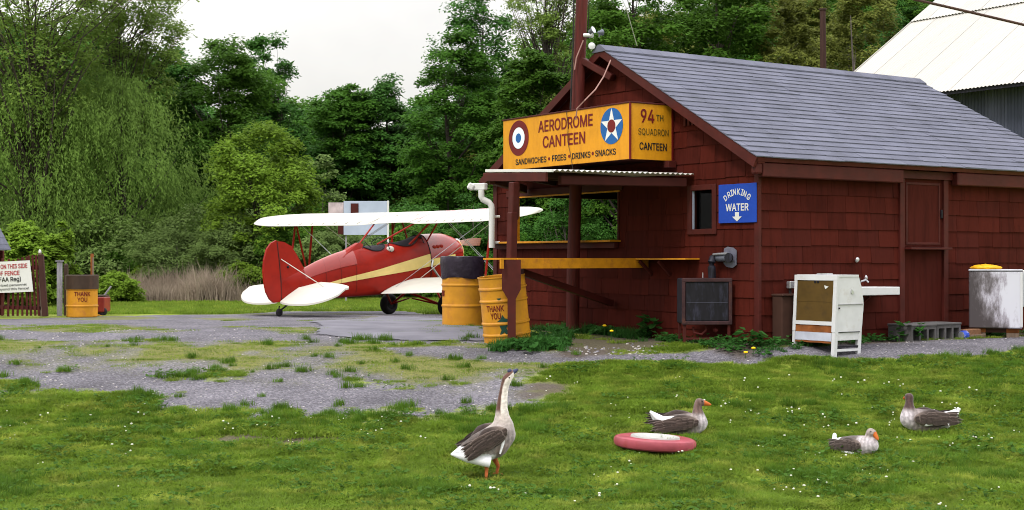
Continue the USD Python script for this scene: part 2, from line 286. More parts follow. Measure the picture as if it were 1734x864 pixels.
# ---------------------------------------------------------------- grass, weeds, clover
def blades(n, rad, h, w, lean, seed, segs=2, clump=0.0):
    r = np.random.default_rng(seed); a, d = r.uniform(0, 2 * np.pi, n), rad * np.sqrt(r.uniform(0, 1, n))
    if clump: k = r.integers(0, max(3, n // 14), n); c = rad * r.uniform(-.9, .9, (max(3, n // 14), 2)); base = c[k] + r.normal(0, clump, (n, 2))
    else: base = np.stack([d * np.cos(a), d * np.sin(a)], 1)
    H = h * r.uniform(.45, 1.15, n); th = r.uniform(0, 2 * np.pi, n); ln = lean * r.uniform(.2, 1.3, n); W_ = w * r.uniform(.7, 1.3, n)
    dr = np.stack([np.cos(th), np.sin(th)], 1); sd_ = np.stack([-dr[:, 1], dr[:, 0]], 1); V, Fc = [], []
    for s in range(segs + 1):
        t = s / segs; c = np.column_stack([base + dr * (ln * H * t * t)[:, None], H * (t - .25 * ln * t * t)]); wd = W_ * (1 - t) ** .7
        if s < segs: V += [c - np.column_stack([sd_ * wd[:, None], 0 * H]), c + np.column_stack([sd_ * wd[:, None], 0 * H])]
        else: V += [c]
    V = np.stack(V, 1); m = V.shape[1]; b = np.arange(n)[:, None] * m
    for s in range(segs - 1): Fc += [b + [2 * s, 2 * s + 1, 2 * s + 3], b + [2 * s, 2 * s + 3, 2 * s + 2]]
    Fc += [b + [2 * segs - 2, 2 * segs - 1, 2 * segs]]
    return trimesh.Trimesh(V.reshape(-1, 3), np.vstack(Fc), process=False)
M_grass = leafy('lawn_grass', [(.11, .175, .018), (.25, .345, .034), (.365, .45, .055), (.47, .515, .10), (.62, .61, .28)], .5, .42, 2.8, (.44, .44, .085), 3.2)
M_grassd = leafy('rank_grass', [(.06, .12, .012), (.12, .21, .022), (.21, .30, .038), (.34, .37, .11)], .5, .35, 3.0)
M_lowleaf = leafy('low_clover_leaves', [(.05, .11, .015), (.12, .22, .03), (.21, .33, .06), (.40, .46, .20)], .45, .3, 4.0)
M_weed = leafy('broad_weeds', [(.03, .095, .018), (.055, .145, .026), (.095, .20, .045)], .4, .3, 1.5)
M_clover = paint('clover_heads', (.60, .60, .52), .8, .2, 30)
M_yellowflower = paint('dandelion_heads', (.85, .55, .01), .7, .1, 30)
M_reed = leafy('dry_reed', [(.26, .21, .16), (.40, .325, .27), (.50, .425, .36), (.56, .49, .42)], .7, .25, .7)
UsdGeom.Scope.Define(stage, '/World/Looks')
def proto_mesh(holder, name, m, mt): return part(holder, name, m, mt)
def grass_field(name, protos, P, scale, seed, zoff=0.0):
    """One 'stuff' object: many tufts of a few shapes, standing on the ground."""
    r = np.random.default_rng(seed); path = numbered('/World', name); hold = path + '/tuft_shapes'
    pi = instancer(path, [], np.column_stack([P, gz(P[:, 0], P[:, 1]) + zoff]), np.column_stack([np.cos(a := r.uniform(0, np.pi, len(P))), 0 * a, 0 * a, np.sin(a)]), scale, r.integers(0, len(protos), len(P)))
    paths = [part(path, 'tuft', m, mt) for m, mt in protos]
    pi.GetPrototypesRel().SetTargets([Sdf.Path(x) for x in paths])
    tag(pi.GetPrim(), *STUFF[name], kind='stuff'); return path
STUFF = {'grass_fringe': ('longer grass blades around the painted tyre and the resting geese', 'grass'), 'clover_leaves': ('low round clover leaves among the lawn grass', 'clover leaves'), 'lawn_grass': ('short bright green lawn grass around the geese', 'grass'), 'gravel_tufts': ('scattered dark grass tufts growing out of the gravel', 'grass'),
         'rank_grass': ('taller darker grass clumps in the lawn', 'grass'), 'moss_grass': ('thin yellowish low growth over the gravel', 'grass'), 'meadow_grass': ('mown grass strips beyond the gravel lot', 'grass'),
         'weeds': ('leafy green weeds along the foot of the red hut', 'weeds'), 'clover': ('small white clover heads dotted over the lawn', 'clover'),
         'gravel_stones': ('loose pale stones on the gravel path', 'stones'), 'dry_reeds': ('pale pinkish dry reeds at the wood edge behind the runway', 'reeds')}
def scatter(n, x0, x1, y0, y1, seed, power=1.0):
    r = np.random.default_rng(seed); y = y0 + (y1 - y0) * r.uniform(0, 1, n) ** power; return np.stack([r.uniform(x0, x1, n), y], 1)
def in_view(P, m=.6): return np.abs(P[:, 0]) < P[:, 1] * .372 + m
def free(P):  # keep tufts out of the hut
    lx, ly = (P - CO) @ US, (P - CO) @ UF; return ~((lx > -.06) & (ly > -.06) & (ly < W_HUT + .05) & (lx < 6.4))
W_HUT = 5.81
def broad(n, rad, h, lw, seed):
    r = np.random.default_rng(seed); V, Fc = [], []
    for k in range(n):
        a, d = r.uniform(0, 2 * np.pi), rad * math.sqrt(r.uniform(0, 1)); c = np.array([d * math.cos(a), d * math.sin(a), h * r.uniform(.25, 1.0)]); th = a + r.normal(0, .8)
        dr = np.array([math.cos(th), math.sin(th), r.uniform(-.5, .5)]); sdv = np.array([-math.sin(th), math.cos(th), r.normal(0, .25)]); L_ = lw * r.uniform(.7, 1.4); up = np.array([0, 0, .12 * L_])
        pts_ = [c, c + dr * L_ * .35 + sdv * L_ * .38 + up, c + dr * L_ * .8 + sdv * L_ * .27, c + dr * L_ * 1.1, c + dr * L_ * .8 - sdv * L_ * .27, c + dr * L_ * .35 - sdv * L_ * .38 + up, c + dr * L_ * .55 - up]
        b = len(V); V += pts_; Fc += [[b, b + 1, b + 6], [b + 1, b + 2, b + 6], [b + 2, b + 3, b + 6], [b + 3, b + 4, b + 6], [b + 4, b + 5, b + 6], [b + 5, b, b + 6]]
    return trimesh.Trimesh(np.array(V), np.array(Fc), process=False)
P = scatter(30000, -7, 8, 9.3, 18.6, 71); P = P[in_view(P) & free(P)]
g_, m_, d_ = cover(P); r = np.random.default_rng(5); dens = np.clip(1 - g_ * 1.25 - d_ * .85, 0, 1)
P = P[r.uniform(0, 1, len(P)) < np.clip(dens * 1.3 - .25, 0, 1)]
sc = .72 + .55 * smooth01(fb(P, .8, 55) * .6 + fb(P, 2.8, 56) * .4, .38, .64); sc *= np.where(P[:, 1] > 13.5, .9, 1.0)
lawn = [(blades(95, .14, .060, .0050, 1.15, 200 + k), M_grass) for k in range(4)] + [(cat(blades(70, .13, .05, .0050, 1.1, 210 + k), broad(14, .13, .035, .026, 215 + k)), M_grass) for k in range(2)]
sc *= 1 - .65 * smooth01(cover(P)[0], .1, .7)
grass_field('lawn_grass', lawn, P, sc, 6)
P = scatter(3600, -7, 8, 9.4, 16.6, 72); P = P[in_view(P) & free(P)]; g_, m_, d_ = cover(P); P = P[(g_ < .6) & (d_ < .3) & (fb(P, 1.6, 58) > .47)]
grass_field('clover_leaves', [(broad(16, .13, .055, .030, 220 + k), M_lowleaf) for k in range(3)], P, np.random.default_rng(15).uniform(.6, 1.35, len(P)), 19)
# rank darker tufts on the gravel and along its edges
P = scatter(6000, -9, 8, 13.2, 22.5, 73); P = P[in_view(P) & free(P)]
g_, m_, d_ = cover(P); n_ = fb(P, .9, 61); keep = (g_ > .2) & ((n_ > .535) | (np.random.default_rng(18).uniform(0, 1, len(P)) < .22)) & (sd(Z_lot, P) < .35) & (sd(Z_path, P) < .05) & (sd(Z_bare, P) < .3) & (np.random.default_rng(8).uniform(0, 1, len(P)) < .24)
Pt = P[keep]; tuft = [(blades(110, .10, .12, .0034, .7, 300 + k, 2, .03), M_grassd) for k in range(3)]
grass_field('gravel_tufts', tuft, Pt, np.random.default_rng(3).uniform(.3, .95, len(Pt)), 9)
P = scatter(4200, -7, 8, 10.5, 17.6, 75); P = P[in_view(P) & free(P)]; g_, m_, d_ = cover(P)
P = P[(g_ < .55) & (d_ < .5) & (fb(P, 1.1, 77) > .545)]; grass_field('rank_grass', tuft, P, np.random.default_rng(4).uniform(.5, 1.0, len(P)), 10)
# thin moss-high grass on the mossy gravel
P = scatter(13000, -9, 6, 14, 24, 76); P = P[in_view(P) & free(P)]; g_, m_, d_ = cover(P); P = P[(m_ > .2) & (np.random.default_rng(9).uniform(0, 1, len(P)) < m_ * .85)]
grass_field('moss_grass', [(blades(60, .12, .028, .003, .9, 330 + k), M_grass) for k in range(2)], P, np.random.default_rng(5).uniform(.6, 1.2, len(P)), 11)
# meadow beyond the lot, and the strip before the runway
P = np.vstack([scatter(9000, -16, 14, 35.4, 47, 81), scatter(2600, -14, 8, 30.2, 34.2, 82)]); P = P[in_view(P, 1.0)]
P = P[~((P[:, 1] < 35) & (sd(Z_lot, P) > -.05))]
grass_field('meadow_grass', [(blades(70, .28, .10, .010, .8, 350 + k), M_grass) for k in range(3)], P, np.random.default_rng(6).uniform(.6, 1.3, len(P)), 12)
# weeds at the foot of the hut
def foot(a0, a1, b0, b1, n, seed): r = np.random.default_rng(seed); return CO + r.uniform(a0, a1, (n, 1)) * US + r.uniform(b0, b1, (n, 1)) * UF
wp = np.vstack([np.array([G(a, b)[:2] for a, b in zip(np.random.default_rng(2).uniform(842, 960, 130), np.random.default_rng(3).uniform(570, 596, 130))]), foot(-.5, -.06, 1.9, 4.3, 70, 4)])
grass_field('weeds', [(blades(60, .12, .17, .006, .8, 400), M_weed), (broad(16, .13, .13, .07, 401), M_weed), (blades(60, .12, .15, .006, .8, 402), M_weed)], wp, np.random.default_rng(7).uniform(.55, 1.1, len(wp)), 13)
wp = np.vstack([foot(-.62, -.12, -.55, 1.5, 75, 5), foot(-.1, 1.4, -.55, -.06, 55, 6), foot(1.5, 5.5, -.42, -.05, 60, 16)])
grass_field('weeds', [(broad(20, .13, .10, .075, 411), M_weed), (broad(14, .13, .15, .06, 412), M_weed), (blades(40, .1, .12, .006, .8, 413), M_weed)], wp, np.random.default_rng(8).uniform(.4, .85, len(wp)), 14)
for (px, py, h, label) in ((1110, 572, .27, 'dark broad leaved weed against the red front wall beside the burner'), (1541, 578, .24, 'leafy green weed growing at the left end of the concrete step'), (1270, 590, .22, 'small bright weed sprouting beside the burner near the hut corner'), (1405, 560, .15, None)):
    if not label: continue
    b = G(px, py); w_ = thing('weed_plant', label, 'weed', b)
    part(w_, 'leaves', broad(34, h * .55, h, h * .42, int(px)), M_weed); part(w_, 'stem', cat([tube([(0, 0, 0), (.02 * k, .015 * (k - 1), h * .8)], .004, 5) for k in (-1, 0, 1)]), M_weed)
for px, py, h, label in ((1023, 550, .15, 'tall dandelion standing left of the others before the red front wall'), (1035, 560, .12, 'lower right dandelion before the red front wall'), (1262, 598, .07, 'yellow dandelion at the foot of the hut corner, nearer the burner'), (1275, 591, .09, 'yellow dandelion at the foot of the hut corner, farther right')):
    b = G(px, py + h * 138); f_ = thing('dandelion', label, 'flower', b)
    part(f_, 'stem', tube([(0, 0, 0), (.005, 0, h)], .004, 5), M_weed); part(f_, 'flower_head', xf(trimesh.creation.icosphere(1, .026), np.diag([1, 1, .55]), (.005, 0, h)), M_yellowflower)
P = scatter(430, -6, 7, 9.6, 15.6, 91, .9); P = P[in_view(P)]; g_, m_, d_ = cover(P); P = P[(g_ < .4)]; P = P[(fb(P, .5, 92) + P[:, 0] * .03) > .42]
head = trimesh.creation.icosphere(1, .0085)
grass_field('clover', [(cat([xf(head, np.diag([1, 1, .85]), (.0, 0, .058)), xf(head, np.diag([.8, .8, .7]), (.05, .03, .042))]), M_clover), (xf(head, np.diag([1.2, 1, .6]), (0, 0, .055)), M_clover)], P, np.random.default_rng(11).uniform(.6, 1.35, len(P)), 15)
# loose pale stones along the path
P = scatter(2600, -8, 8, 13.6, 20, 95); P = P[in_view(P) & free(P)]; g_, m_, d_ = cover(P); P = P[(g_ > .5) & (m_ < .6)]
extra = np.array([G(a, b)[:2] for a, b in zip(np.random.default_rng(21).uniform(960, 1145, 90), np.random.default_rng(22).normal(594, 4, 90))]); P = np.vstack([P, extra])
r = np.random.default_rng(12); st = []
for k in range(3): s_ = trimesh.creation.icosphere(1, 1.0); s_.vertices = s_.vertices * (1 + .25 * r.normal(0, 1, (len(s_.vertices), 1)).clip(-1, 1)) * [1, .8, .55]; st.append((xf(s_, np.eye(3) * .022), paint(f'loose_stone_{k}', [(.30, .285, .31), (.42, .39, .38), (.19, .18, .215)][k], .85)))
grass_field('gravel_stones', st, P, np.where(np.arange(len(P)) >= len(P) - 90, r.uniform(.4, .95, len(P)), r.uniform(.25, .62, len(P))), 17, .002)
P = scatter(3600, -15, 2, 41.0, 43.4, 97); pxx = CX + FOC * P[:, 0] / P[:, 1]; P = P[(pxx > 150) & (pxx < 440)]
grass_field('dry_reeds', [(blades(30, .30, .72, .010, .55, 430 + k, 2), M_reed) for k in range(3)], P, np.random.default_rng(13).uniform(.25, 1.1, len(P)) * (.15 + 1.7 * fb(P, .7, 99) ** 1.5 + .35), 18)
# ---------------------------------------------------------------- the canteen
def loc(w): w = np.asarray(w, float); d = w[:2] - CO; return np.array([d @ US, d @ UF, w[2]])
def wld(l): l = np.asarray(l, float); q = CO + l[0] * US + l[1] * UF; return np.array([q[0], q[1], l[2]])
def onf(px, py, p=0.0):
    a = (px - CX) / FOC; d = (-p + CO @ US) / (a * US[0] + US[1]); return loc(at(px, py, d))
def ons(px, py, p=0.0):
    a = (px - CX) / FOC; d = (-p + CO @ UF) / (a * UF[0] + UF[1]); return loc(at(px, py, d))
red = dict(scale=3.0, var=.34, stain=.55, stain_col=(.04, .0075, .006), stain_scale=3.0, bump=.35, bump_scale=22, stretch=(4, 4, .5))
M_red = [paint(f'red_shingle_paint_{i}', c, .75, spec=.05, **red) for i, c in enumerate([(.062, .0100, .0064), (.054, .0086, .0055), (.070, .0113, .0072), (.058, .0104, .0073)])]
M_trim = paint('dark_red_trim_paint', (.056, .0085, .0062), .6, .3, 4.0, stain=.5, stain_col=(.05, .012, .01), stain_scale=7, bump=.15)
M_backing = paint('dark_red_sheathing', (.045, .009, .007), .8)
M_inside = paint('dark_interior_boards', (.045, .02, .014), .8)
M_roof = [paint(f'asphalt_shingle_{i}', c, .82, .2, 2.2, stain=.55, stain_col=(.082, .085, .11), stain_scale=1.6, bump=.5, bump_scale=220, spec=.12, island=.06) for i, c in enumerate([(.128, .132, .178), (.120, .124, .168), (.136, .140, .188), (.130, .135, .184)])]
M_yellow = paint('yellow_sign_paint', (.52, .225, .009), .45, .12, 6, stain=.35, stain_col=(.36, .14, .01), stain_scale=5, stretch=(2, 2, .6))
M_yel2 = paint('yellow_counter_paint', (.50, .205, .009), .45, .2, 9, stain=.7, stain_col=(.33, .12, .02), stain_scale=12)
M_white = paint('chipped_white_enamel', (.52, .52, .545), .35, .08, 5, stain=.6, stain_col=(.42, .38, .36), stain_scale=7, lo=.56, hi=.7)
M_letter_red = paint('sign_lettering_red', (.115, .008, .008), .5, .2)
M_letter_black = paint('sign_lettering_black', (.012, .012, .012), .5)
M_letter_green = paint('sign_lettering_olive', (.06, .045, .01), .5)
M_blue = paint('sign_blue', (.012, .05, .33), .45, .1); M_blue2 = paint('roundel_blue', (.01, .08, .26), .45, .1); M_pale = paint('roundel_pale_blue', (.62, .74, .76), .45, .05)
M_signwhite = paint('sign_white', (.56, .56, .55), .5, .04)
M_galv = paint('galvanised_steel', (.5, .51, .55), .35, .2, 8, metallic=.85, stain=.5, stain_col=(.22, .2, .2), stain_scale=16)
M_black = paint('sooty_black_metal', (.010, .009, .013), .5, .4, 8, stain=.8, stain_col=(.042, .042, .07), stain_scale=7, lo=.5, hi=.75, stretch=(2.5, 2.5, .6))
M_wire = paint('dark_cable', (.02, .018, .018), .6); M_wirep = paint('painted_cable', (.30, .17, .15), .6)
M_pole = paint('red_painted_pole', (.08, .012, .0095), .6, .35, 4, stain=.7, stain_col=(.05, .016, .013), stain_scale=5, bump=.5, bump_scale=30, stretch=(6, 6, .6))
M_wood = paint('weathered_wood', (.16, .115, .085), .8, .4, 5, bump=.4, stretch=(6, 6, .8))
M_concrete = paint('concrete_block', (.095, .09, .092), .9, .25, 8, bump=.6, bump_scale=120)
M_glassdark = mat('dark_pane', {'f': ('fresnel', {'IOR': 1.18}), 't': ('transparent_bsdf', {'color': (.35, .37, .4)}), 'gl': ('glossy_bsdf', {'roughness': .03}), 'm': ('mix_closure', {})},
                  [('f.fac', 'm.fac'), ('t.BSDF', 'm.closure1'), ('gl.BSDF', 'm.closure2')], surface='m.closure')

W, L, EZ, RZ, BZ = 5.81, 6.15, 2.27, 3.86, -.12       # width (front), length (side), eaves, ridge, base
canteen = thing('canteen_building', 'long low dark red shingled canteen hut with grey shingle roof and open serving hatch', 'building', (CO[0], CO[1], 0), TH)
open_y0, open_y1, open_z0, open_z1 = 2.70, 5.36, 1.27, 1.95
win_y0, win_y1, win_z0, win_z1 = .81, 1.20, 1.39, 1.88
gable = Polygon([(0, BZ), (W, BZ), (W, EZ), (W / 2, RZ), (0, EZ)])
hatch, window = sbox(open_y0, open_z0, open_y1, open_z1), sbox(win_y0, win_z0, win_y1, win_z1)
front_poly = gable.difference(hatch).difference(window)
def wall_mesh(poly, ax, off, th):
    """poly in (u, z): ax 'f' = front plane x = off (u is y), 's' = side plane y = off (u is x); th > 0 goes inwards."""
    m = extr(poly, abs(th)); v = np.array(m.vertices)
    if ax == 'f': v = np.stack([off + v[:, 2] * np.sign(th), v[:, 0], v[:, 1]], 1)
    else: v = np.stack([v[:, 0], off + v[:, 2] * np.sign(th), v[:, 1]], 1)
    m = trimesh.Trimesh(v, m.faces, process=False); m.fix_normals(); return m
def shingle_wall(parent, poly, ax, sgn, off, u0, u1, z0, z1, rowh, wr, seed, skip=None):
    r = np.random.default_rng(seed); z = z0; row = 0
    while z < z1:
        u = u0 - r.uniform(0, wr[1])
        while u < u1:
            w = r.uniform(*wr); a, b = z + r.normal(0, .004), z + rowh + .02
            cell = sbox(u + .0025, a, u + w - .0025, b).intersection(poly); u += w
            if cell.is_empty or cell.area < .004 or (skip is not None and skip.contains(cell)): continue
            m = extr(cell, 1.0)
            if m is None: continue
            v = np.array(m.vertices); lift = r.uniform(.013, .019); tilt = r.normal(0, .0015)
            base = .004 + (lift - .004) * np.clip(1 - (v[:, 1] - z) / rowh, -.05, 1.0) + tilt * (v[:, 0] - u)
            dd = np.where(v[:, 2] > .5, base, .001)
            p = np.stack([off + sgn * dd, v[:, 0], v[:, 1]], 1) if ax == 'f' else np.stack([v[:, 0], off + sgn * dd, v[:, 1]], 1)
            m = trimesh.Trimesh(p, m.faces, process=False); m.fix_normals()
            part(parent, 'shingle', m, M_red[r.integers(4)])
        z += rowh; row += 1
fw = part(canteen, 'front_wall', wall_mesh(front_poly, 'f', 0, .1), M_backing)
door_t0, door_t1, door_z1 = ons(1522, 400)[0], ons(1600, 400)[0], 2.12
side_poly = sbox(0.002, BZ, L, EZ).difference(sbox(door_t0, BZ, door_t1, door_z1))
sw = part(canteen, 'side_wall', wall_mesh(side_poly, 's', 0, .1), M_backing)
hidden = Polygon([(1.6, 2.3), (4.4, 2.3), (4.4, 2.98), (1.6, 2.98)])
shingle_wall(fw, front_poly.buffer(-.004), 'f', -1, 0, 0, W, BZ + .02, RZ, .212, (.28, .52), 3, hidden)
shingle_wall(sw, side_poly.buffer(-.004), 's', -1, 0, 0, L, BZ + .02, EZ, .212, (.28, .52), 4)
# far walls, with the hatch on the left side that one looks out through
lw_poly = sbox(.1, BZ, L - .1, EZ).difference(sbox(.22, 1.2, 2.75, 1.98))
part(canteen, 'left_wall', wall_mesh(lw_poly, 's', W - .1, .1), M_inside)
part(canteen, 'back_wall', wall_mesh(gable, 'f', L - .1, .1), M_backing)
part(canteen, 'floor', bx(.1, L - .1, .1, W - .1, -.1, .04), M_inside)
part(canteen, 'partition', bx(2.95, 3.05, .1, W - .1, .04, 2.2), M_inside)
for k in range(9): part(canteen, 'ceiling_joist', bx(.1, 2.95, .5 + k * .6, .56 + k * .6, 2.08, 2.2), M_inside)
part(canteen, 'corner_board', bx(-.028, .02, -.026, .055, BZ, EZ - .02, .004), M_trim)
part(canteen, 'corner_board', bx(-.03, .02, W - .09, W + .012, BZ, EZ - .04, .004), M_trim)
# hatch trim and sill counter
for nm, b in (('hatch_jamb', (-.03, .11, open_y1 - .075, open_y1, open_z0, open_z1)),):
    part(canteen, nm, bx(*b, .004), M_yel2)
part(canteen, 'hatch_jamb', bx(-.028, .11, open_y0, open_y0 + .03, open_z0, open_z1, .004), M_trim)
part(canteen, 'hatch_header', bx(-.032, .11, open_y0 - .08, open_y1 + .1, open_z1, open_z1 + .1, .004), M_trim)
part(canteen, 'hatch_header_strip', bx(-.036, .0, open_y0 - .02, open_y1, open_z1 - .022, open_z1 - .002), M_yel2)
part(canteen, 'hatch_counter', bx(-.2, .16, open_y0 - .03, onf(829, 411, .2)[1], open_z0 - .028, open_z0, .006), M_yel2)
part(canteen, 'counter_apron', bx(-.10, -.03, open_y0, open_y1 + .3, open_z0 - .11, open_z0 - .03, .004), M_trim)
part(canteen, 'hatch_shutter', beam((.15, open_y0 + .1, 2.0), (.75, open_y0 + .1, 2.03), .05, .05), M_inside)
# small window
for b in ((win_y0 - .075, win_y0, win_z0 - .07, win_z1 + .07), (win_y1, win_y1 + .075, win_z0 - .07, win_z1 + .07), (win_y0, win_y1, win_z1, win_z1 + .07), (win_y0, win_y1, win_z0 - .07, win_z0)):
    part(canteen, 'window_frame', bx(-.034, .1, b[0], b[1], b[2], b[3], .005), M_trim)
part(canteen, 'window_jamb', bx(-.01, .012, win_y1 - .016, win_y1 - .003, win_z0, win_z1), paint('window_jamb_grey', (.28, .31, .40), .6))
part(canteen, 'window_pane', bx(.05, .056, win_y0, win_y1 - .016, win_z0, win_z1), M_glassdark)
# roof: right slope of single shingles, left slope plain behind
ov, rk = .17, .19                                       # overhang at the eaves and at the rake
slope = (RZ - EZ) / (W / 2); ca = math.hypot(1, slope)
def roofpt(x, s, h=0.0):                                # s metres down the right slope from the ridge, h above it
    return np.stack([x + 0 * s, W / 2 - s / ca - h * slope / ca * 1.0, RZ + .05 - s * slope / ca + h / ca], -1)
SL = (W / 2 + ov) * ca
deck = []
for sg in (1, -1):
    v = np.array([roofpt(np.array(x), np.array(s), h) for x in (-rk, L + rk) for s in (0., SL) for h in (-.06, 0.)])
    if sg < 0: v[:, 1] = W - v[:, 1]
    deck.append(trimesh.convex.convex_hull(v))
roof = part(canteen, 'roof', deck[0], M_trim)
part(canteen, 'roof_left_slope', deck[1], M_roof[1])
r = np.random.default_rng(8); nrow = 23; ex = SL / nrow
for i in range(nrow):
    x = -rk - .015 - r.uniform(0, .5)
    s1 = SL + .02 - i * ex; wob = r.normal(0, .004)
    while x < L + rk:
        w = r.choice([.42, .5, .58, .66]); xa, xb = max(x, -rk - .015), min(x + w - .004, L + rk + .015); x += w
        if xb - xa < .03: continue
        th = .012 + abs(r.normal(0, .003)); du = r.normal(0, .0035) + wob; tl = r.normal(0, .003)
        v = []
        for X, k in ((xa, -1), (xb, 1)):
            for s, ha, hb in ((s1 + du + tl * k, .006, .006 + th), (s1 - ex - .02, .001, .006)):
                v += [roofpt(np.array(X), np.array(max(s, 0.)), ha), roofpt(np.array(X), np.array(max(s, 0.)), hb)]
        part(roof, 'roof_shingle', trimesh.convex.convex_hull(np.array(v)), M_roof[r.integers(4)])
x = -rk - .02
while x < L + rk:
    w = min(.34, L + rk + .02 - x)
    if w < .05: break
    v = [roofpt(np.array(X), np.array(s), h) for X in (x, x + w - .004) for s, h in ((0., .03), (.16, .018), (.16, .03), (0., .045))]
    v = np.array(v); v2 = v.copy(); v2[:, 1] = W - v2[:, 1]
    part(roof, 'ridge_cap', trimesh.convex.convex_hull(np.vstack([v, v2])), M_roof[r.integers(4)]); x += w
def rake(x, sg, dz, hh, w=.035):
    v = np.array([roofpt(np.array(X), np.array(s), h) for X in (x - w, x) for s in (0., SL) for h in (-dz - hh, -dz)])
    v[:, 1] = np.where(v[:, 1] > W / 2, W / 2, v[:, 1])
    if sg < 0: v[:, 1] = W - v[:, 1]
    return trimesh.convex.convex_hull(v)
for sg in (1, -1):
    part(canteen, 'rake_board', rake(-rk + .03, sg, .004, .13), M_trim)
    part(canteen, 'rake_soffit', rake(-.03, sg, .062, .02, .12), M_trim)
ey = W / 2 - SL / ca; ez = RZ + .05 - SL * slope / ca
for xa, xb in ((-.06, ons(1527, 285, .1)[0]), (ons(1618, 290, .1)[0], L + .1)):
    part(canteen, 'eave_box', bx(xa, xb, ey + .03, -.03, ez - .23, ez - .06, .012), M_trim)
part(canteen, 'eave_bracket', bx(-.16, -.06, ey + .035, -.02, ez - .2, ez - .065, .02), M_trim)
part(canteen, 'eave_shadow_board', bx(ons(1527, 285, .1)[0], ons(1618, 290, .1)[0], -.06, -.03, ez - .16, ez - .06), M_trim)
for k in range(3): part(canteen, 'gable_vent_slat', bx(-.04, -.02, 1.30 - k * .075, 1.34 - k * .075, 2.72, 2.98 - k * .045), M_trim)
# door with a shelf between its two leaves
dm = M_red[3]
part(canteen, 'door_frame', bx(door_t0 - .02, door_t0 + .07, -.045, .06, BZ, door_z1 + .02, .004), M_trim)
part(canteen, 'door_frame', bx(door_t1 - .07, door_t1 + .02, -.045, .06, BZ, door_z1 + .02, .004), M_trim)
part(canteen, 'door_head', bx(door_t0 + .07, door_t1 - .07, -.04, .06, door_z1 - .03, door_z1 + .02, .004), M_trim)
zs = ons(1560, 421, 0)[2]
d1 = part(canteen, 'door', bx(door_t0 + .075, door_t1 - .075, -.012, .03, zs + .02, door_z1 - .035, .003), dm, label='upper leaf of the stable door')
for b in ((door_t0 + .12, door_t1 - .12, door_z1 - .13, door_z1 - .10), (door_t0 + .12, door_t1 - .12, zs + .05, zs + .08)): part(d1, 'door_moulding', bx(b[0], b[1], -.022, -.011, b[2], b[3], .003), M_trim)
for xq in (door_t0 + .12, door_t1 - .15): part(d1, 'door_moulding', bx(xq, xq + .03, -.0225, -.0115, zs + .081, door_z1 - .131, .003), M_trim)
part(d1, 'door_handle', bx(door_t1 - .115, door_t1 - .085, -.045, -.012, zs + .4, zs + .52, .01), M_black)
d2 = part(canteen, 'door', bx(door_t0 + .075, door_t1 - .075, -.010, .03, .04, zs - .02, .003), dm, label='lower leaf of the stable door')
part(canteen, 'door_shelf', bx(door_t0 + .06, door_t1 - .04, -.16, -.008, zs - .015, zs + .012, .004), M_trim)
part(canteen, 'door_sill', bx(door_t0, door_t1, -.06, .05, BZ, .035, .004), M_inside)
# white gutter end and downspout on the far left corner
g = thing('downspout', 'white metal downpipe with kinked elbow at the left front corner of the red canteen', 'downpipe', at(833, 420, 21.55), world=True)
pth = [at(a, b, 21.55) for a, b in ((815, 322), (815, 333), (818, 338), (828, 343), (832, 348), (833, 356), (833, 420))]
part(g, 'pipe', tube(pth, .047, 12), M_signwhite, smooth=40)
o = at(813, 316, 21.6); part(g, 'gutter_end', xf(bx(-.12, .10, -.06, .06, -.055, .05, .01), rot('z', -20), o), M_signwhite)
o = at(797, 317, 21.6); part(g, 'gutter_lip', xf(bx(-.05, .05, -.06, .06, -.045, .06, .02), rot('y', 25), o), M_signwhite)
for py in (367, 411): part(g, 'strap', tube([at(831, py, 21.55), at(846, py, 21.6)], .022, 8), M_signwhite)
# awning: post, beam, fascia, corrugated sheets
A0, B0, C0 = loc(at(1178, 299, 18.15)), loc(at(936, 292, 16.92)), loc(at(823, 292, 18.2))
E0 = np.array([-.03, 5.2, 2.17]); A1 = np.array([-.03, A0[1], A0[2]])
def patch(p00, p10, p01, p11, u, v): return ((1 - u) * (1 - v))[..., None] * p00 + (u * (1 - v))[..., None] * p10 + ((1 - u) * v)[..., None] * p01 + (u * v)[..., None] * p11
nu, nv = 150, 3                                         # u from the wall edge outwards (the scallops run along it), v from right to left
M_corr = paint('corrugated_awning_sheet', (.50, .48, .47), .45, .15, 5, stain=.6, stain_col=(.30, .24, .22), stain_scale=6, metallic=.1)
nsh = 4
for k in range(nsh):
    ua, ub = k / nsh, (k + 1) / nsh - .002
    uu, vv = np.meshgrid(np.linspace(ua, ub, 46), np.linspace(0, 1, 4), indexing='ij')
    P = patch(A1 + [0, 0, .03], B0 + [0, 0, .03], E0 + [0, 0, .05], C0 + [0, 0, .02], uu, vv)
    P[..., 2] += .011 * np.sin(uu * 2 * np.pi * 27)
    top = P.reshape(-1, 3); bot = top - [0, 0, .004]
    i, j = np.meshgrid(np.arange(45), np.arange(3), indexing='ij'); q = np.stack([i * 4 + j, (i + 1) * 4 + j, (i + 1) * 4 + j + 1, i * 4 + j + 1], -1).reshape(-1, 4); n = len(top)
    edge = np.array([[a * 4, (a + 1) * 4, n + (a + 1) * 4, n + a * 4] for a in range(45)])
    part(canteen, 'awning_sheet', trimesh.Trimesh(np.vstack([top, bot]), np.vstack([q[:, [0, 1, 2]], q[:, [0, 2, 3]], n + q[:, [0, 2, 1]], n + q[:, [0, 3, 2]], edge[:, [0, 2, 1]], edge[:, [0, 3, 2]]]), process=False), M_corr)
dBC = (C0 - B0) / np.linalg.norm(C0 - B0); outw = np.array([-dBC[1], dBC[0], 0]) * (1 if -dBC[1] < 0 else -1)
part(canteen, 'awning_flashing', beam(B0 + [0, 0, .02], C0 + [0, 0, .02], .03, .035), M_signwhite)
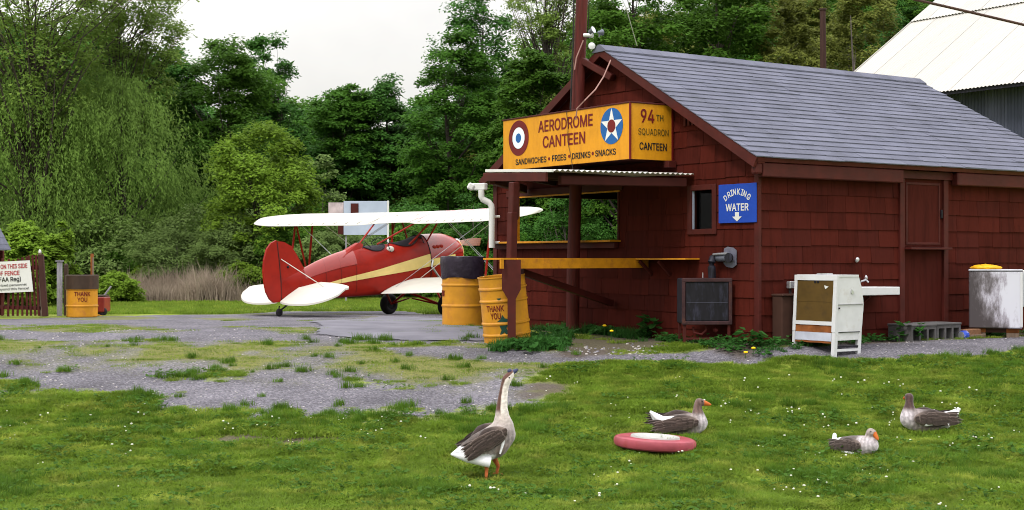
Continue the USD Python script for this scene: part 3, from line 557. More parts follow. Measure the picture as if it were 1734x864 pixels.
fa, fb = loc(at(926, 300, 16.99)), loc(at(820, 300, 18.26)); part(canteen, 'awning_fascia', beam(fa + [0, 0, .0], fb, .04, .105), M_trim)
part(canteen, 'awning_beam', beam(A1 + [-.1, .06, -.08], B0 + [.2, 0.14, -.08], .09, .11), M_backing)  # shade under the awning sheets put into this beam's darker colour
part(canteen, 'awning_beam', beam(E0 + [-.05, -.3, -.12], C0 + [.1, 0.0, -.09], .09, .12), M_trim)
for k in range(3):
    q = (k + 1) / 4; part(canteen, 'awning_rafter', beam((1 - q) * A1 + q * E0 + [0, 0, -.03], (1 - q) * B0 + q * C0 + [0.05, 0, -.02], .05, .08), M_inside)
po = at(869, 574, 17.55); pl = loc(po)
def postpt(px, py, dd=0): return loc(at(px, py, 17.55 + dd))
part(canteen, 'awning_post', beam(postpt(871, 309), postpt(869, 372), .105, .11, up=(0, 1, 0)), M_trim)
part(canteen, 'awning_post', beam(postpt(868, 360, -.03), postpt(866, 447, -.03), .10, .10, up=(0, 1, 0)), M_trim, label='lower spliced length of the awning post')
col = Polygon([(-16, 0), (16, 0), (16, -50), (7.5, -66), (7.5, -148), (-6.5, -148), (-6.5, -66), (-16, -50)])
m = extr(shapely.affinity.scale(col, 17.4 / FOC, 17.4 / FOC, origin=(0, 0)), .11)
c0 = at(866, 440, 17.35); part(canteen, 'post_collar', trimesh.Trimesh(np.stack([c0[0] + m.vertices[:, 0], c0[1] + m.vertices[:, 2], c0[2] + m.vertices[:, 1]], 1), m.faces[:, ::-1], process=False).apply_transform(np.linalg.inv(np.array([[US[0], UF[0], 0, CO[0]], [US[1], UF[1], 0, CO[1]], [0, 0, 1, 0], [0, 0, 0, 1]]))), M_trim)
# counter across the queue: board, fascia, wall shelf, brace
ca_, cb_ = loc(at(846, 440, 17.28)), np.array([-.02, 2.09, 0]); cb_[2] = ca_[2]
ctop = at(846, 437.0, 17.28)[2]
dcc = (cb_ - ca_) / np.linalg.norm(cb_ - ca_); nn = np.array([dcc[1], -dcc[0], 0])
brd = Polygon([tuple((ca_ + nn * .0)[:2]), tuple((cb_ + nn * 0)[:2]), tuple((cb_ - nn * .32)[:2]), tuple((ca_ - nn * .32)[:2])])
m = extr(brd, .022); part(canteen, 'queue_counter', xf(m, None, (0, 0, ctop - .022)), M_yel2)
part(canteen, 'counter_fascia', beam([*(ca_ + nn * .012 + dcc * .27)[:2], ctop - .068], [*(cb_ + nn * .012)[:2], ctop - .068], .024, .125), M_yel2)
part(canteen, 'counter_fascia', beam([*(ca_ + nn * .012)[:2], ctop - .068], [*(ca_ + nn * .012 + dcc * .05)[:2], ctop - .068], .024, .125), M_yel2)
part(canteen, 'wall_shelf', bx(-.26, -.012, onf(1166, 437, .2)[1], 2.2, ctop - .024, ctop - .002, .004), M_yel2)
part(canteen, 'shelf_bracket', beam([-.22, 1.62, ctop - .04], [-.02, 1.62, ctop - .22], .04, .04), M_trim)
part(canteen, 'shelf_bracket', beam([-.22, 2.0, ctop - .04], [-.02, 2.0, ctop - .22], .04, .04), M_trim)
part(canteen, 'counter_brace', beam(loc(at(884, 461, 17.75)), onf(1036, 514, .06), .07, .085), M_trim)
part(canteen, 'counter_joist', beam([*(ca_ - nn * .16 + dcc * .3)[:2], ctop - .08], [*(cb_ - nn * .16)[:2], ctop - .08], .06, .09), M_trim)

# ---------------------------------------------------------------- big yellow box sign above the hatch
def fr(y, z, p): return np.array([-p, y, z])
sy0, sy1, sz0, sz1, sp = 1.552, 4.467, 2.283, 2.998, .743
sgn_ = thing('box_sign', 'large yellow box sign lettered aerodrome canteen with two air force roundels', 'sign', (CO[0], CO[1], 0), TH)
part(sgn_, 'front_panel', bx(-sp, -sp + .02, sy0, sy1, sz0, sz1, .003), M_yellow)
part(sgn_, 'side_panel', bx(-sp + .02, -.03, sy0, sy0 + .02, sz0, sz1, .003), M_yellow)
part(sgn_, 'side_panel', bx(-sp + .02, -.03, sy1 - .02, sy1, sz0, sz1, .003), M_yellow)
part(sgn_, 'top_board', bx(-sp - .012, -.03, sy0 - .012, sy1 + .012, sz1, sz1 + .018, .003), M_trim)
part(sgn_, 'bottom_board', bx(-sp + .02, -.03, sy0 + .02, sy1 - .02, sz0 + .01, sz0 + .03), M_trim)
part(sgn_, 'corner_strip', bx(-sp - .012, -sp + .012, sy0 - .012, sy0 + .012, sz0 - .004, sz1, .003), M_letter_red)
part(sgn_, 'edge_strip', bx(-.06, -.03, sy0 - .008, sy0 + .0, sz0, sz1), M_letter_red)
part(sgn_, 'bracket', bx(-.16, -.03, sy0 - .06, sy0 + .04, sz0 - .09, sz0 - .002, .004), M_trim)
SX, SZ = np.array([0, -1.0, 0]), np.array([0, 0, 1.0])  # reading direction on the front panel runs towards smaller y
def sfront(m, px, py, nm, mt, par=sgn_, p=sp):
    c = onf(px, py, p); c[0] -= .0022; return part(par, nm, on_plane(m, c, SX, SZ), mt)
def wpx(a, b, py, p=sp): return abs(onf(a, py, p)[1] - onf(b, py, p)[1])
def hpx(a, b, px, p=sp): return abs(onf(px, a, p)[2] - onf(px, b, p)[2])
k = hpx(195, 226, 956)
sfront(text('AERODROME', hpx(193.5, 217, 956) * .80, wpx(907, 1006, 205) * .93), 956.5, 209, 'lettering', M_letter_red)
sfront(text('CANTEEN', hpx(226, 248, 953) * .86, wpx(916, 993, 236) * .93), 954.5, 237, 'lettering', M_letter_red)
for s, a, b, py in (('SANDWICHES', 873, 925, 272.3), ('FRIES', 935, 959, 267.2), ('DRINKS', 969, 1000, 263.2), ('SNACKS', 1008, 1043, 258.4)):
    sfront(text(s, .078, wpx(a, b, py), bold=True), (a + b) / 2, py, 'lettering', M_letter_black)
for a, py in ((930, 269), (964, 264.8), (1004, 260)): sfront(disc(.023, n=16), a, py, 'bullet', M_letter_red)
Rr = wpx(862, 895, 234) / 2 * 1.02
for rr, mt, dz in ((Rr, M_letter_red, 0), (Rr * .60, M_pale, .002), (Rr * .27, M_blue2, .004)):
    m = disc(rr, .002); m.vertices = m.vertices + [0, 0, dz]; sfront(m, 878.5, 234, 'roundel_ring', mt)
Rs = wpx(1017, 1055, 214) / 2
def star(R): return Polygon([(R * (1 if i % 2 == 0 else .382) * math.sin(i * math.pi / 5), R * (1 if i % 2 == 0 else .382) * math.cos(i * math.pi / 5)) for i in range(10)])
for m0, mt, dz in ((disc(Rs), M_blue2, 0), (extr(star(Rs * .99), .002), M_signwhite, .002), (disc(Rs * .36), M_letter_red, .004)):
    m0.vertices = m0.vertices + [0, 0, dz]; sfront(m0, 1036, 213.5, 'star_roundel', mt)
def sside(m, px, py, mt):
    a = (px - CX) / FOC; d = (sy0 + CO @ UF) / (a * UF[0] + UF[1]); c = loc(at(px, py, d)); c[1] -= .0022
    part(sgn_, 'lettering', on_plane(m, c, np.array([1.0, 0, 0]), SZ), mt)
def wps(a, b):
    f = lambda px: (lambda A: loc(at(px, 220, (sy0 + CO @ UF) / (A * UF[0] + UF[1])))[0])((px - CX) / FOC); return f(b) - f(a)
sside(text('94', .165, wps(1085, 1108)), 1096.5, 196.5, M_letter_red)
sside(text('TH', .075, wps(1111, 1123)), 1117, 200, M_letter_green)
sside(text('SQUADRON', .082, wps(1081, 1132), bold=False), 1106.5, 224.5, M_letter_green)
sside(text('CANTEEN', .09, wps(1083, 1129)), 1106, 248.5, M_letter_black)
part(sgn_, 'hanging_cable', tube([onf(a, b, sp + .012) for a, b in ((959, 188), (962, 215), (961, 238), (966, 262), (970, 287))], .004, 5), M_wire)

# ---------------------------------------------------------------- drinking water sign
dws = thing('water_sign', 'small square blue sign with white arrow lettered drinking water', 'sign', (CO[0], CO[1], 0), TH)
c = onf(1249.5, 344.5, .03); hw, hh = wpx(1217.5, 1281.5, 345, .03) / 2, hpx(311, 377, 1250, .03) / 2
part(dws, 'board', bx(-.042, -.028, c[1] - hw, c[1] + hw, c[2] - hh, c[2] + hh, .003), M_blue)
def dtext(ch, ang, rad, cx, cz, h):
    m = text(ch, h, None, True, .002, .85); a = math.radians(ang); v = np.array(m.vertices)
    X = v[:, 0] * math.cos(a) + v[:, 1] * math.sin(a) + rad * math.sin(a); Z = -v[:, 0] * math.sin(a) + v[:, 1] * math.cos(a) + rad * math.cos(a)
    return trimesh.Trimesh(np.stack([X + cx, Z + cz, v[:, 2]], 1), m.faces, process=False)
o = np.array([-.0435, c[1], c[2]])
letters = [dtext(ch, -38 + [0, 11.5, 19.5, 27.5, 39, 49, 57, 69][i] * 1.1, .335, 0, hh * .60 - .335, .070 + .003 * (i % 3)) for i, ch in enumerate('DRINKING')]
part(dws, 'lettering', on_plane(cat(letters), o, SX, SZ), M_signwhite)
part(dws, 'lettering', on_plane(xf(text('WATER', .085, hw * 1.2, True), None, (.0, -hh * .20, 0)), o, SX, SZ), M_signwhite)
arrow = Polygon([(-.035, -.45), (.035, -.45), (.035, -.68), (.085, -.68), (0, -.93), (-.085, -.68), (-.035, -.68)])
arrow = Polygon([(x, y * hh / 1.0) for x, y in arrow.exterior.coords])
part(dws, 'arrow', on_plane(extr(arrow, .002), o, SX, SZ), M_signwhite)

# ---------------------------------------------------------------- pole with lamps, cables
pd = 19.75
pole = thing('utility_pole', 'tall round red painted pole rising behind the yellow box sign', 'pole', at(969.5, 562, pd), world=True)
pts = np.array([at(969.5, 562, pd), at(971, 440, pd), at(975.5, 300, pd), at(978, 185, pd), at(983, 60, pd), at(985.5, 0, pd), at(991, -160, pd)])
part(pole, 'shaft', tube(pts, [.092, .09, .086, .086, .084, .082, .078], 18), M_pole, smooth=40)
part(pole, 'knee_brace', beam(at(984, 101, pd), at(1038, 132, 19.45), .13, .09), M_trim)
part(pole, 'conduit', tube([at(972, -20, pd - .1), at(971, 60, pd - .1), at(969, 110, pd - .1), at(966, 185, pd - .12)], .012, 6), M_wire)
part(pole, 'guy_wire', tube([at(998, -40, pd + .05), at(997, 20, pd), at(996, 55, pd)], .006, 5), M_wire)
part(pole, 'strap', tube([at(989, 60, pd - .09), at(1004, 60, pd - .15)], .03, 8), M_galv)
M_lampbody = paint('lamp_housing', (.14, .15, .19), .4, .2, 12, metallic=.5)
def flood(label, px, py, aim, s):
    f = thing('floodlight', label, 'lamp', at(px, py, pd - .18), group=None)
    prof = [(0, -.09), (.03, -.088), (.045, -.06), (.05, -.01), (.085, .04), (.09, .06), (.084, .06)]
    m = lathe(np.array(prof) * s, 20); R = trimesh.geometry.align_vectors([0, 0, 1], aim)[:3, :3]
    part(f, 'housing', xf(m, R), M_lampbody, smooth=40)
    part(f, 'lens', xf(lathe(np.array([(.084, .058), (.06, .07), (0.001, .075)]) * s, 20), R), M_lens, smooth=True)
    part(f, 'neck', tube([(0, 0, 0), (-.02, .06, .03 if py > 60 else -.05)], .022 * s, 8), M_galv)
M_lens = paint('lamp_glass', (.75, .77, .82), .12, .1, 20)
flood('round floodlight facing forward lowest on the red pole', 1003, 77, (-.25, -.92, -.3), .58)
flood('bullet shaped floodlight seen side on highest on the red pole', 1002, 52, (.55, -.4, .25), .58)
flood('small dim floodlight turned away on the right of the pole bracket', 1017, 55, (.8, .5, .1), .5)
cab = single('power_cable', tube([at(988, 68, pd - .12), at(976, 98, pd - .12), at(973, 118, pd - .12)], .009, 5), M_wirep, 'thin pale cable clipped down the red pole below the lamps', 'cable')
single('power_cable', tube([at(1034, 102, 18.9), at(1022, 130, 18.7), at(1008, 152, 18.5), at(990, 170, 18.35), at(977, 184, 18.6), at(975, 203, 18.75)], .009, 5), M_wirep, 'pale loose cable drooping from the gable peak to the yellow sign', 'cable')
# ---------------------------------------------------------------- trees
LEAF = {'dark': leafy('maple_leaves_dark', [(.045, .125, .020), (.088, .205, .032), (.15, .285, .045), (.225, .36, .065)], .5, .28),
        'mid': leafy('maple_leaves', [(.055, .140, .016), (.10, .215, .025), (.165, .29, .037), (.24, .355, .058)], .5, .30),
        'fresh': leafy('fresh_maple_leaves', [(.060, .135, .016), (.105, .205, .024), (.165, .275, .036), (.25, .34, .055)], .5, .32),
        'bright': leafy('young_leaves', [(.13, .215, .022), (.22, .32, .034), (.31, .405, .052), (.40, .465, .085)], .5, .35),
        'willow': leafy('willow_leaves', [(.13, .215, .042), (.205, .305, .058), (.285, .375, .078), (.38, .44, .12)], .5, .35),
        'airy': leafy('airy_leaves', [(.14, .215, .04), (.21, .295, .058), (.29, .36, .09), (.37, .39, .15)], .5, .35),
        'olive': leafy('olive_leaves', [(.13, .15, .03), (.20, .215, .042), (.26, .26, .06), (.30, .25, .11)], .55, .3),
        'grey': leafy('grey_green_leaves', [(.13, .195, .055), (.195, .27, .075), (.27, .345, .11), (.36, .41, .17)], .55, .3)}
M_bark = paint('bark', (.060, .048, .042), .9, .4, 6, bump=.8, bump_scale=14, stretch=(3, 3, .5)); M_barkl = paint('pale_bark', (.15, .125, .115), .9, .35, 6, bump=.6, bump_scale=14, stretch=(3, 3, .5))
def leaves_at(P, D, s, r, up=.6, rnd=.7, asp=.55, droop=None):
    """Leaf blades (two triangles each) at P facing roughly along D."""
    n = len(P); N = D + np.array([0, 0, up]) + r.normal(0, rnd, (n, 3)); N /= np.linalg.norm(N, axis=1, keepdims=True) + 1e-9
    a = r.normal(0, 1, (n, 3)) if droop is None else droop + r.normal(0, .35, (n, 3)); a -= N * (a * N).sum(1, keepdims=True); a /= np.linalg.norm(a, axis=1, keepdims=True) + 1e-9; b = np.cross(N, a)
    L = (s * r.uniform(.65, 1.35, n))[:, None]; w = L * asp * .5; fold = N * L * .12
    V = np.stack([P, P + a * L * .5 + b * w - fold, P + a * L, P + a * L * .5 - b * w - fold], 1).reshape(-1, 3); k = np.arange(n)[:, None] * 4
    return V, np.vstack([k + [0, 1, 2], k + [0, 2, 3]])
def ball(n, r):
    d = r.normal(0, 1, (n, 3)); return d / np.linalg.norm(d, axis=1, keepdims=True)
PROF = {'round': lambda t: np.sqrt(np.clip(1 - (2 * np.clip(t, 0, 1) ** .85 - 1) ** 2, 0, 1)) * .98 + .02, 'tall': lambda t: np.clip(np.sin(np.pi * np.clip(t, 0, 1) ** .8) ** .7, .05, 1),
        'cone': lambda t: np.clip((1 - t) ** .8 * np.minimum(1, .45 + 3 * t), .03, 1), 'fan': lambda t: np.clip(.35 + .75 * t ** .8, 0, 1) * np.sqrt(np.clip(1 - np.maximum(t - .72, 0) ** 2 / .085, .02, 1)), 'bush': lambda t: np.sqrt(np.clip(1 - t ** 2.2, .01, 1))}
def tree_meshes(H, R, hb, prof, clumps, per, leaf, seed, flat=.6, rc=.16, style='clump', branches=24, trunk=.018, inner=.42, multi=1, asp=.55):
    """Trunk with limbs that reach the leaf clumps, and the crown, for a tree H tall and R in half width."""
    r = np.random.default_rng(seed); pf = PROF[prof]; t = r.uniform(0, 1, clumps * 4); keep = r.uniform(0, 1, len(t)) < pf(t) * .92 + .08; t = t[keep][:clumps]; n = len(t)
    a = r.uniform(0, 2 * np.pi, n); lob = 1 + .15 * np.sin(2 * a + 5 * t + r.uniform(0, 6)) + .09 * np.sin(5 * a + 9 * t + r.uniform(0, 6)); rad = R * pf(t) * lob * r.uniform(0, 1, n) ** inner * .92
    C = np.stack([rad * np.cos(a), rad * np.sin(a), hb + t * (H - hb)], 1); C[:, :2] += np.array([.06 * H * math.sin(seed), .0]) * t[:, None]
    rcl = R * rc * r.uniform(.55, 1.4, n) * (1.12 - .12 * t)
    V, F, o = [], [], 0
    if style == 'strand':
        m = n * per; ci = np.repeat(np.arange(n), per); ns = max(3, per // 14); sid = ci * ns + r.integers(0, ns, m); so = r.normal(0, 1, (n * ns, 3)) * [1, 1, .5]; sl = r.uniform(.5, 1.3, n * ns)
        q = r.uniform(0, 1, m); P = C[ci] + so[sid] * rcl[ci][:, None] * .8; out = C[ci][:, :2] / (np.linalg.norm(C[ci][:, :2], axis=1, keepdims=True) + .3)
        ln = rcl[ci] * 2.3 * sl[sid] * q; P = P + np.column_stack([out * (ln * .28)[:, None], -ln * (.35 + .65 * q)]); P += r.normal(0, .035, P.shape); P[:, 2] = np.maximum(P[:, 2], .15)
        v, f = leaves_at(P, np.column_stack([out, .2 + 0 * q]), leaf, r, .25, .6, asp, np.column_stack([out * .35, -1 + 0 * q]))
    else:
        m = n * per; ci = np.repeat(np.arange(n), per); d = ball(m, r); d[:, 2] = np.where(d[:, 2] < -.25, -d[:, 2], d[:, 2]); rr = r.uniform(0, 1, m) ** .38
        bump = 1 + .35 * (meshkit.noise(np.column_stack([d * 2.6 + ci[:, None] * 7.1]), seed) - .5) * 2
        P = C[ci] + d * (rcl[ci] * rr * bump)[:, None] * [1, 1, flat]; out = C[ci] - [0, 0, hb + .35 * (H - hb)]; out /= np.linalg.norm(out, axis=1, keepdims=True) + .5
        v, f = leaves_at(P, d * .55 + out * .3, leaf, r, .95, .5, asp)
    crown = trimesh.Trimesh(v, f, process=False)
    tr = []; rt = H * trunk
    for k in range(multi):
        off = np.array([0, 0]) if multi == 1 else r.normal(0, R * .10, 2); lean = r.normal(0, .02 if multi == 1 else .16, 2) * H; th = H * (.86 if multi == 1 else r.uniform(.6, .9)); z = np.linspace(-.25, th, 9)
        pts_ = np.column_stack([off[0] + lean[0] * (z / H) ** 1.3 + .02 * H * np.sin(z / H * 6 + k) * z / H, off[1] + lean[1] * (z / H) ** 1.3, z]); tr.append((pts_, np.interp(z, [-.25, .1, th], [rt * 1.5, rt, rt * .12]) * (1 if multi == 1 else .6)))
    limbs = [[tube(p, w, 8)] for p, w in tr]
    for k in r.permutation(n)[:branches]:
        ti = r.integers(len(tr)); p, w = tr[ti]; zc = C[k, 2]; z0 = np.clip(zc - r.uniform(.10, .30) * H - .4 * np.linalg.norm(C[k, :2]) * .5, .12 * H if multi == 1 else .02 * H, .8 * H); s = np.array([np.interp(z0, p[:, 2], p[:, i]) for i in range(3)])
        if zc < z0 + .05: z0 = max(.05, zc - .2 * H); s = np.array([np.interp(z0, p[:, 2], p[:, i]) for i in range(3)])
        e = C[k]; mid = (s + e) / 2 + np.array([0, 0, -.04 * H]) + r.normal(0, .03 * R, 3); q = np.linspace(0, 1, 6)[:, None]; b = (1 - q) ** 2 * s + 2 * q * (1 - q) * mid + q ** 2 * e; w0 = np.interp(z0, p[:, 2], w) * .5
        limbs[ti].append(tube(b, np.linspace(w0, w0 * .16, 6), 5, caps=False))
    return crown, [cat(x) for x in limbs]
def tree(name, label, px, d, top, half, spec, leafm, bark=None, cat_='tree', group=None, part_names=('crown', 'trunk')):
    x = (px - CX) / FOC * d; z = float(T(x, d)) - .05; H = EYE - (top - HY) / FOC * d - z; R = 1.14 * half / FOC * d
    sp = dict(SPEC[spec]); hb = sp.pop('hb') * H; cr, tk = tree_meshes(H, R, hb, **sp, seed=int(px * 7 + top + 4000)); t = thing(name, label, cat_, (x, d, z), 0, group)
    part(t, part_names[0], cr, LEAF[leafm]); [part(t, part_names[1], x, bark or M_bark, smooth=True) for x in tk]; return t
SPEC = {'maple': dict(hb=.12, prof='round', clumps=190, per=260, leaf=.15, flat=.70, rc=.215, inner=.45, branches=30),
        'maplet': dict(hb=.14, prof='tall', clumps=170, per=240, leaf=.155, flat=.75, rc=.27, inner=.45, branches=30),
        'sparse': dict(hb=.2, prof='round', clumps=150, per=160, leaf=.16, flat=.95, rc=.27, branches=70, inner=.55, trunk=.014),
        'airy': dict(hb=.42, prof='fan', clumps=250, per=100, leaf=.125, flat=1.0, rc=.15, branches=120, inner=.55, trunk=.015),
        'willow': dict(hb=.16, prof='round', clumps=230, per=230, leaf=.125, style='strand', rc=.20, branches=40, asp=.26, inner=.45),
        'bush': dict(hb=.06, prof='bush', clumps=70, per=230, leaf=.10, flat=.8, rc=.22, branches=26, multi=5, trunk=.02),
        'wbush': dict(hb=.16, prof='round', clumps=80, per=200, leaf=.11, flat=.9, rc=.24, branches=30, multi=6, trunk=.018, asp=.3),
        'sapling': dict(hb=.1, prof='tall', clumps=40, per=110, leaf=.12, flat=.8, rc=.3, branches=16, multi=2, trunk=.02),
        'dome': dict(hb=.10, prof='bush', clumps=150, per=230, leaf=.12, flat=.9, rc=.17, branches=40, multi=4, trunk=.02, inner=.3)}
for a in (('sparse_tree', 'tall thin leaved tree with bare forking branches at the upper left corner', 60, 46, -150, 200, 'airy', 'airy', M_bark),
          ('sparse_tree', 'airy thin leaved tree reaching the top edge left of the sky gap', 200, 50, -70, 112, 'airy', 'airy', M_bark),
          ('willow_tree', 'big drooping willow filling the left edge of the picture above the fence', 40, 46, 110, 150, 'willow', 'willow', M_bark),
          ('willow_tree', 'rounded drooping willow right of the left corner, its crown reaching the dark maples', 205, 47.5, 118, 128, 'willow', 'willow', M_bark),
          ('dark_tree', 'very dark maple wedged between the drooping willow and the green maple', 275, 55, 72, 75, 'maplet', 'dark', M_bark),
          ('maple_tree', 'broad layered green maple left of the sky gap, above the yellow green tree', 385, 54, 78, 108, 'maple', 'fresh', M_bark),
          ('slender_tree', 'tall slender dark tree standing alone against the sky left of the gap', 472, 60, 46, 50, 'sparse', 'dark', M_bark),
          ('maple_tree', 'lower green maple under the middle of the sky gap', 572, 63, 146, 66, 'maple', 'mid', M_bark),
          ('dark_tree', 'dark tree with ragged pointed top at the right of the sky gap', 662, 64, 124, 62, 'maplet', 'dark', M_bark),
          ('maple_tree', 'big dark layered maple left of the yellow box sign, over the biplane', 765, 56, 66, 88, 'maple', 'mid', M_bark),
          ('slender_tree', 'tall ragged tree rising to the top edge right of the sky gap', 835, 62, -20, 75, 'sparse', 'dark', M_bark),
          ('maple_tree', 'lighter green maple just left of the red utility pole', 905, 49, 92, 70, 'maple', 'fresh', M_bark),
          ('sparse_tree', 'light leaved tree with gaps of sky beside the red utility pole', 930, 57, -90, 95, 'airy', 'airy', M_bark),
          ('maple_tree', 'green maple behind the hut gable right of the red pole', 1080, 47, -100, 105, 'maple', 'fresh', M_bark),
          ('maple_tree', 'green maple behind the middle of the hut roof ridge', 1220, 48, -90, 105, 'maple', 'fresh', M_bark),
          ('olive_tree', 'brownish olive leaved tree left of the distant timber pole', 1325, 47, 10, 78, 'dome', 'olive', M_barkl),
          ('olive_tree', 'brownish olive leaved tree between the timber pole and the white barn', 1462, 50, -40, 95, 'dome', 'olive', M_barkl),
          ('yellow_green_tree', 'rounded yellow green young tree behind the tail of the biplane', 455, 45, 222, 112, 'dome', 'bright', M_bark),
          ('young_tree', 'pale feathery young tree right of the rounded yellow green tree', 535, 46, 262, 42, 'sapling', 'grey', M_barkl)):
    tree(*a)
for a in (('bush', 'yellow green rounded bush behind the picket fence at the left', 35, 36, 382, 66, 'dome', 'bright'), ('bush', 'pale leaved sapling bush right of the yellow green bush by the fence', 102, 36.5, 378, 22, 'sapling', 'bright'),
          ('bush', 'grey green willow bush above the reeds, right of the distant drum', 300, 44.2, 396, 72, 'wbush', 'grey'), ('bush', 'grey green bush under the yellow green tree', 395, 44, 376, 60, 'wbush', 'grey'),
          ('bush', 'bright low bush left of the biplane rudder', 415, 42, 450, 42, 'bush', 'bright'), ('bush', 'leafy green bush behind the biplane rudder', 480, 44, 370, 60, 'wbush', 'fresh'),
          ('bush', 'grey green bush behind the rear cockpit of the biplane', 575, 44, 385, 58, 'wbush', 'grey'), ('bush', 'mid green bush behind the nose of the biplane', 690, 45, 392, 60, 'bush', 'fresh'),
          ('bush', 'small green bush among the reeds by the dark red cart', 195, 40, 466, 36, 'bush', 'bright'), ('bush', 'thin sapling bush among the middle of the reeds', 242, 43.8, 455, 26, 'sapling', 'bright'), ('bush', 'tiny bright bush at the right end of the reeds', 342, 42.5, 474, 13, 'bush', 'bright'),
          ('bush', 'grey green bush between the dark red cart and the reeds', 235, 45.5, 408, 60, 'wbush', 'fresh'), ('bush', 'light bush standing above the right half of the reeds', 352, 45, 412, 52, 'wbush', 'bright'), ('bush', 'pale bush behind the biplane between fin and cockpit', 535, 43, 400, 45, 'wbush', 'grey'),
          ('bush', 'dark bush left of the white downpipe, behind the biplane propeller', 800, 47, 330, 62, 'bush', 'dark'), ('bush', 'dark bush seen through the serving hatch of the hut', 955, 46, 320, 80, 'bush', 'dark')):
    tree(a[0], a[1], *a[2:8], M_barkl, 'bush', None, ('foliage', 'stem'))
# far wood: one mass
def wood(name, label, protos, P, sc, seed):
    r = np.random.default_rng(seed); path = numbered('/World', name); a = r.uniform(0, np.pi, len(P)); pi = instancer(path, [], np.column_stack([P, T(P[:, 0], P[:, 1]) - .1]), np.column_stack([np.cos(a), 0 * a, 0 * a, np.sin(a)]), sc, r.integers(0, len(protos), len(P)))
    ps = [part(path, nm, m, mt) for nm, m, mt in protos]; pi.GetPrototypesRel().SetTargets([Sdf.Path(x) for x in ps]); tag(pi.GetPrim(), label, 'wood', kind='stuff')
pr = []
for k, (lm, pf) in enumerate((('dark', 'round'), ('mid', 'round'), ('fresh', 'round'), ('olive', 'bush'))):
    c_, t_ = tree_meshes(9.0, 3.4, .7, pf, 90, 190, .24, 900 + k, .55, .24, branches=10); pr.append(('wood_crown', c_, LEAF[lm]))
r = np.random.default_rng(77); pp = []; sc = []
for d, lo_, hi_, top in ((64, -420, 2200, 235), (72, -420, 2200, 210), (82, -420, 2300, 190), (95, -420, 2300, 185)):
    px = lo_
    while px < hi_:
        x = (px - CX) / FOC * d + r.normal(0, .6); y = d + r.normal(0, 1.5); tp = top + r.normal(0, 14) - (170 * smooth01(px, 840, 1040)) - 150 * smooth01(px, 330, 120); pp.append((x, y)); sc.append(max(.5, (EYE - (tp - HY) / FOC * y - float(T(x, y))) / 9.0)); px += 3.4 * 1.3 * min(1.0, sc[-1]) / d * FOC * .62
wood('far_wood', 'dense mixed wood covering the hillside behind everything', pr, np.array(pp), np.array(sc), 31)
def under_shrubs(name, label, mats, lo_, hi_, seed, rows=((46.5, 50), (48.5, 56), (51, 60), (54, 60), (58, 62))):
    und, r = [], np.random.default_rng(seed)
    for k, lm in enumerate(mats):
        c_, t_ = tree_meshes(2.6, 1.7, .1, 'bush', 46, 170, .12, 950 + k + seed, .8, .26, branches=10, multi=3); und.append(('shrub', c_, LEAF[lm]))
    pp = [((px - CX) / FOC * d + r.normal(0, .4), d + r.normal(0, .8)) for d, st_ in rows for px in np.arange(lo_, hi_, st_)]
    pp = np.array([p for p in pp if not (7.0 < p[0] < 30 and p[1] < 52)])
    wood(name, label, und, pp, r.uniform(.55, 1.25, len(pp)), seed + 1)
under_shrubs('light_undergrowth', 'fresh light green scrub along the wood edge behind the reeds', ('grey', 'mid', 'bright', 'grey'), -120, 630, 33)
under_shrubs('undergrowth', 'dark tangled undergrowth at the foot of the wood behind the hut', ('dark', 'mid', 'dark'), 640, 1960, 36)
# ---------------------------------------------------------------- sooty heater with its stove pipe
hb = G(1197, 583); ha = TH - math.pi / 2 + math.radians(32)          # faces the camera, a little turned to the path
def face_frame(px, py, dep, yaw):
    """Base point at the foot of an object and its axes: e1 to the right in the photograph, e2 away, after turning by yaw."""
    b = at(px, py, dep); return b, yaw
heater = thing('oil_heater', 'sooty black metal box heater on legs standing against the red front wall', 'heater', (hb[0], hb[1] + .25, float(T(hb[0], hb[1] + .25))), math.radians(4))
z0h, z1h, wh = .24, .80, .305
part(heater, 'body', bx(-wh, wh, -.16, .20, z0h, z1h, .015), M_black)
part(heater, 'front_frame', cat(bx(-wh - .006, wh + .006, -.19, -.158, z1h - .045, z1h + .004, .006), bx(-wh - .006, wh + .006, -.19, -.158, z0h - .01, z0h + .035, .006), bx(-wh - .006, -wh + .035, -.189, -.159, z0h + .03, z1h - .04, .006), bx(wh - .035, wh + .006, -.189, -.159, z0h + .03, z1h - .04, .006)), paint('rusty_black_iron', (.04, .018, .02), .7, .4, 8, stain=.6, stain_col=(.08, .03, .02), stain_scale=10))
part(heater, 'front_panel', bx(-wh + .04, wh - .04, -.174, -.157, z0h + .04, z1h - .05, .004), M_black)
part(heater, 'panel_seam', bx(-wh + .05, wh - .05, -.178, -.172, .50, .5035), paint('dull_seam', (.10, .10, .14), .5))
for x in (-wh + .03, wh - .03):
    for y in (-.15, .16): part(heater, 'leg', beam((x, y, -.06), (x, y, z0h), .035, .035, up=(0, 1, 0)), M_trim)
part(heater, 'leg_rail', bx(-wh + .03, wh - .03, -.165, -.14, .045, .07, .004), M_trim)
part(heater, 'burner_pipe', tube([(-.16, -.1, .2), (-.15, -.12, .13), (-.06, -.12, .11), (0, -.1, .16), (.01, -.08, .24)], .014, 8), M_pole)
part(heater, 'valve', xf(trimesh.creation.icosphere(1, .03), None, (.12, -.1, .16)), M_pole)
part(heater, 'knob_rod', tube([(-.02, -.02, z1h), (-.02, -.02, z1h + .07)], .006, 6), M_galv)
hl_ = np.array([hb[0], hb[1] + .25, float(T(hb[0], hb[1] + .25))]); hR = rot('z', 4).T
def h2(w): return hR @ (np.asarray(w) - hl_)
wall_ = wld(onf(1237, 434, .05)); dW = wall_[1]; dH = hl_[1] + .05
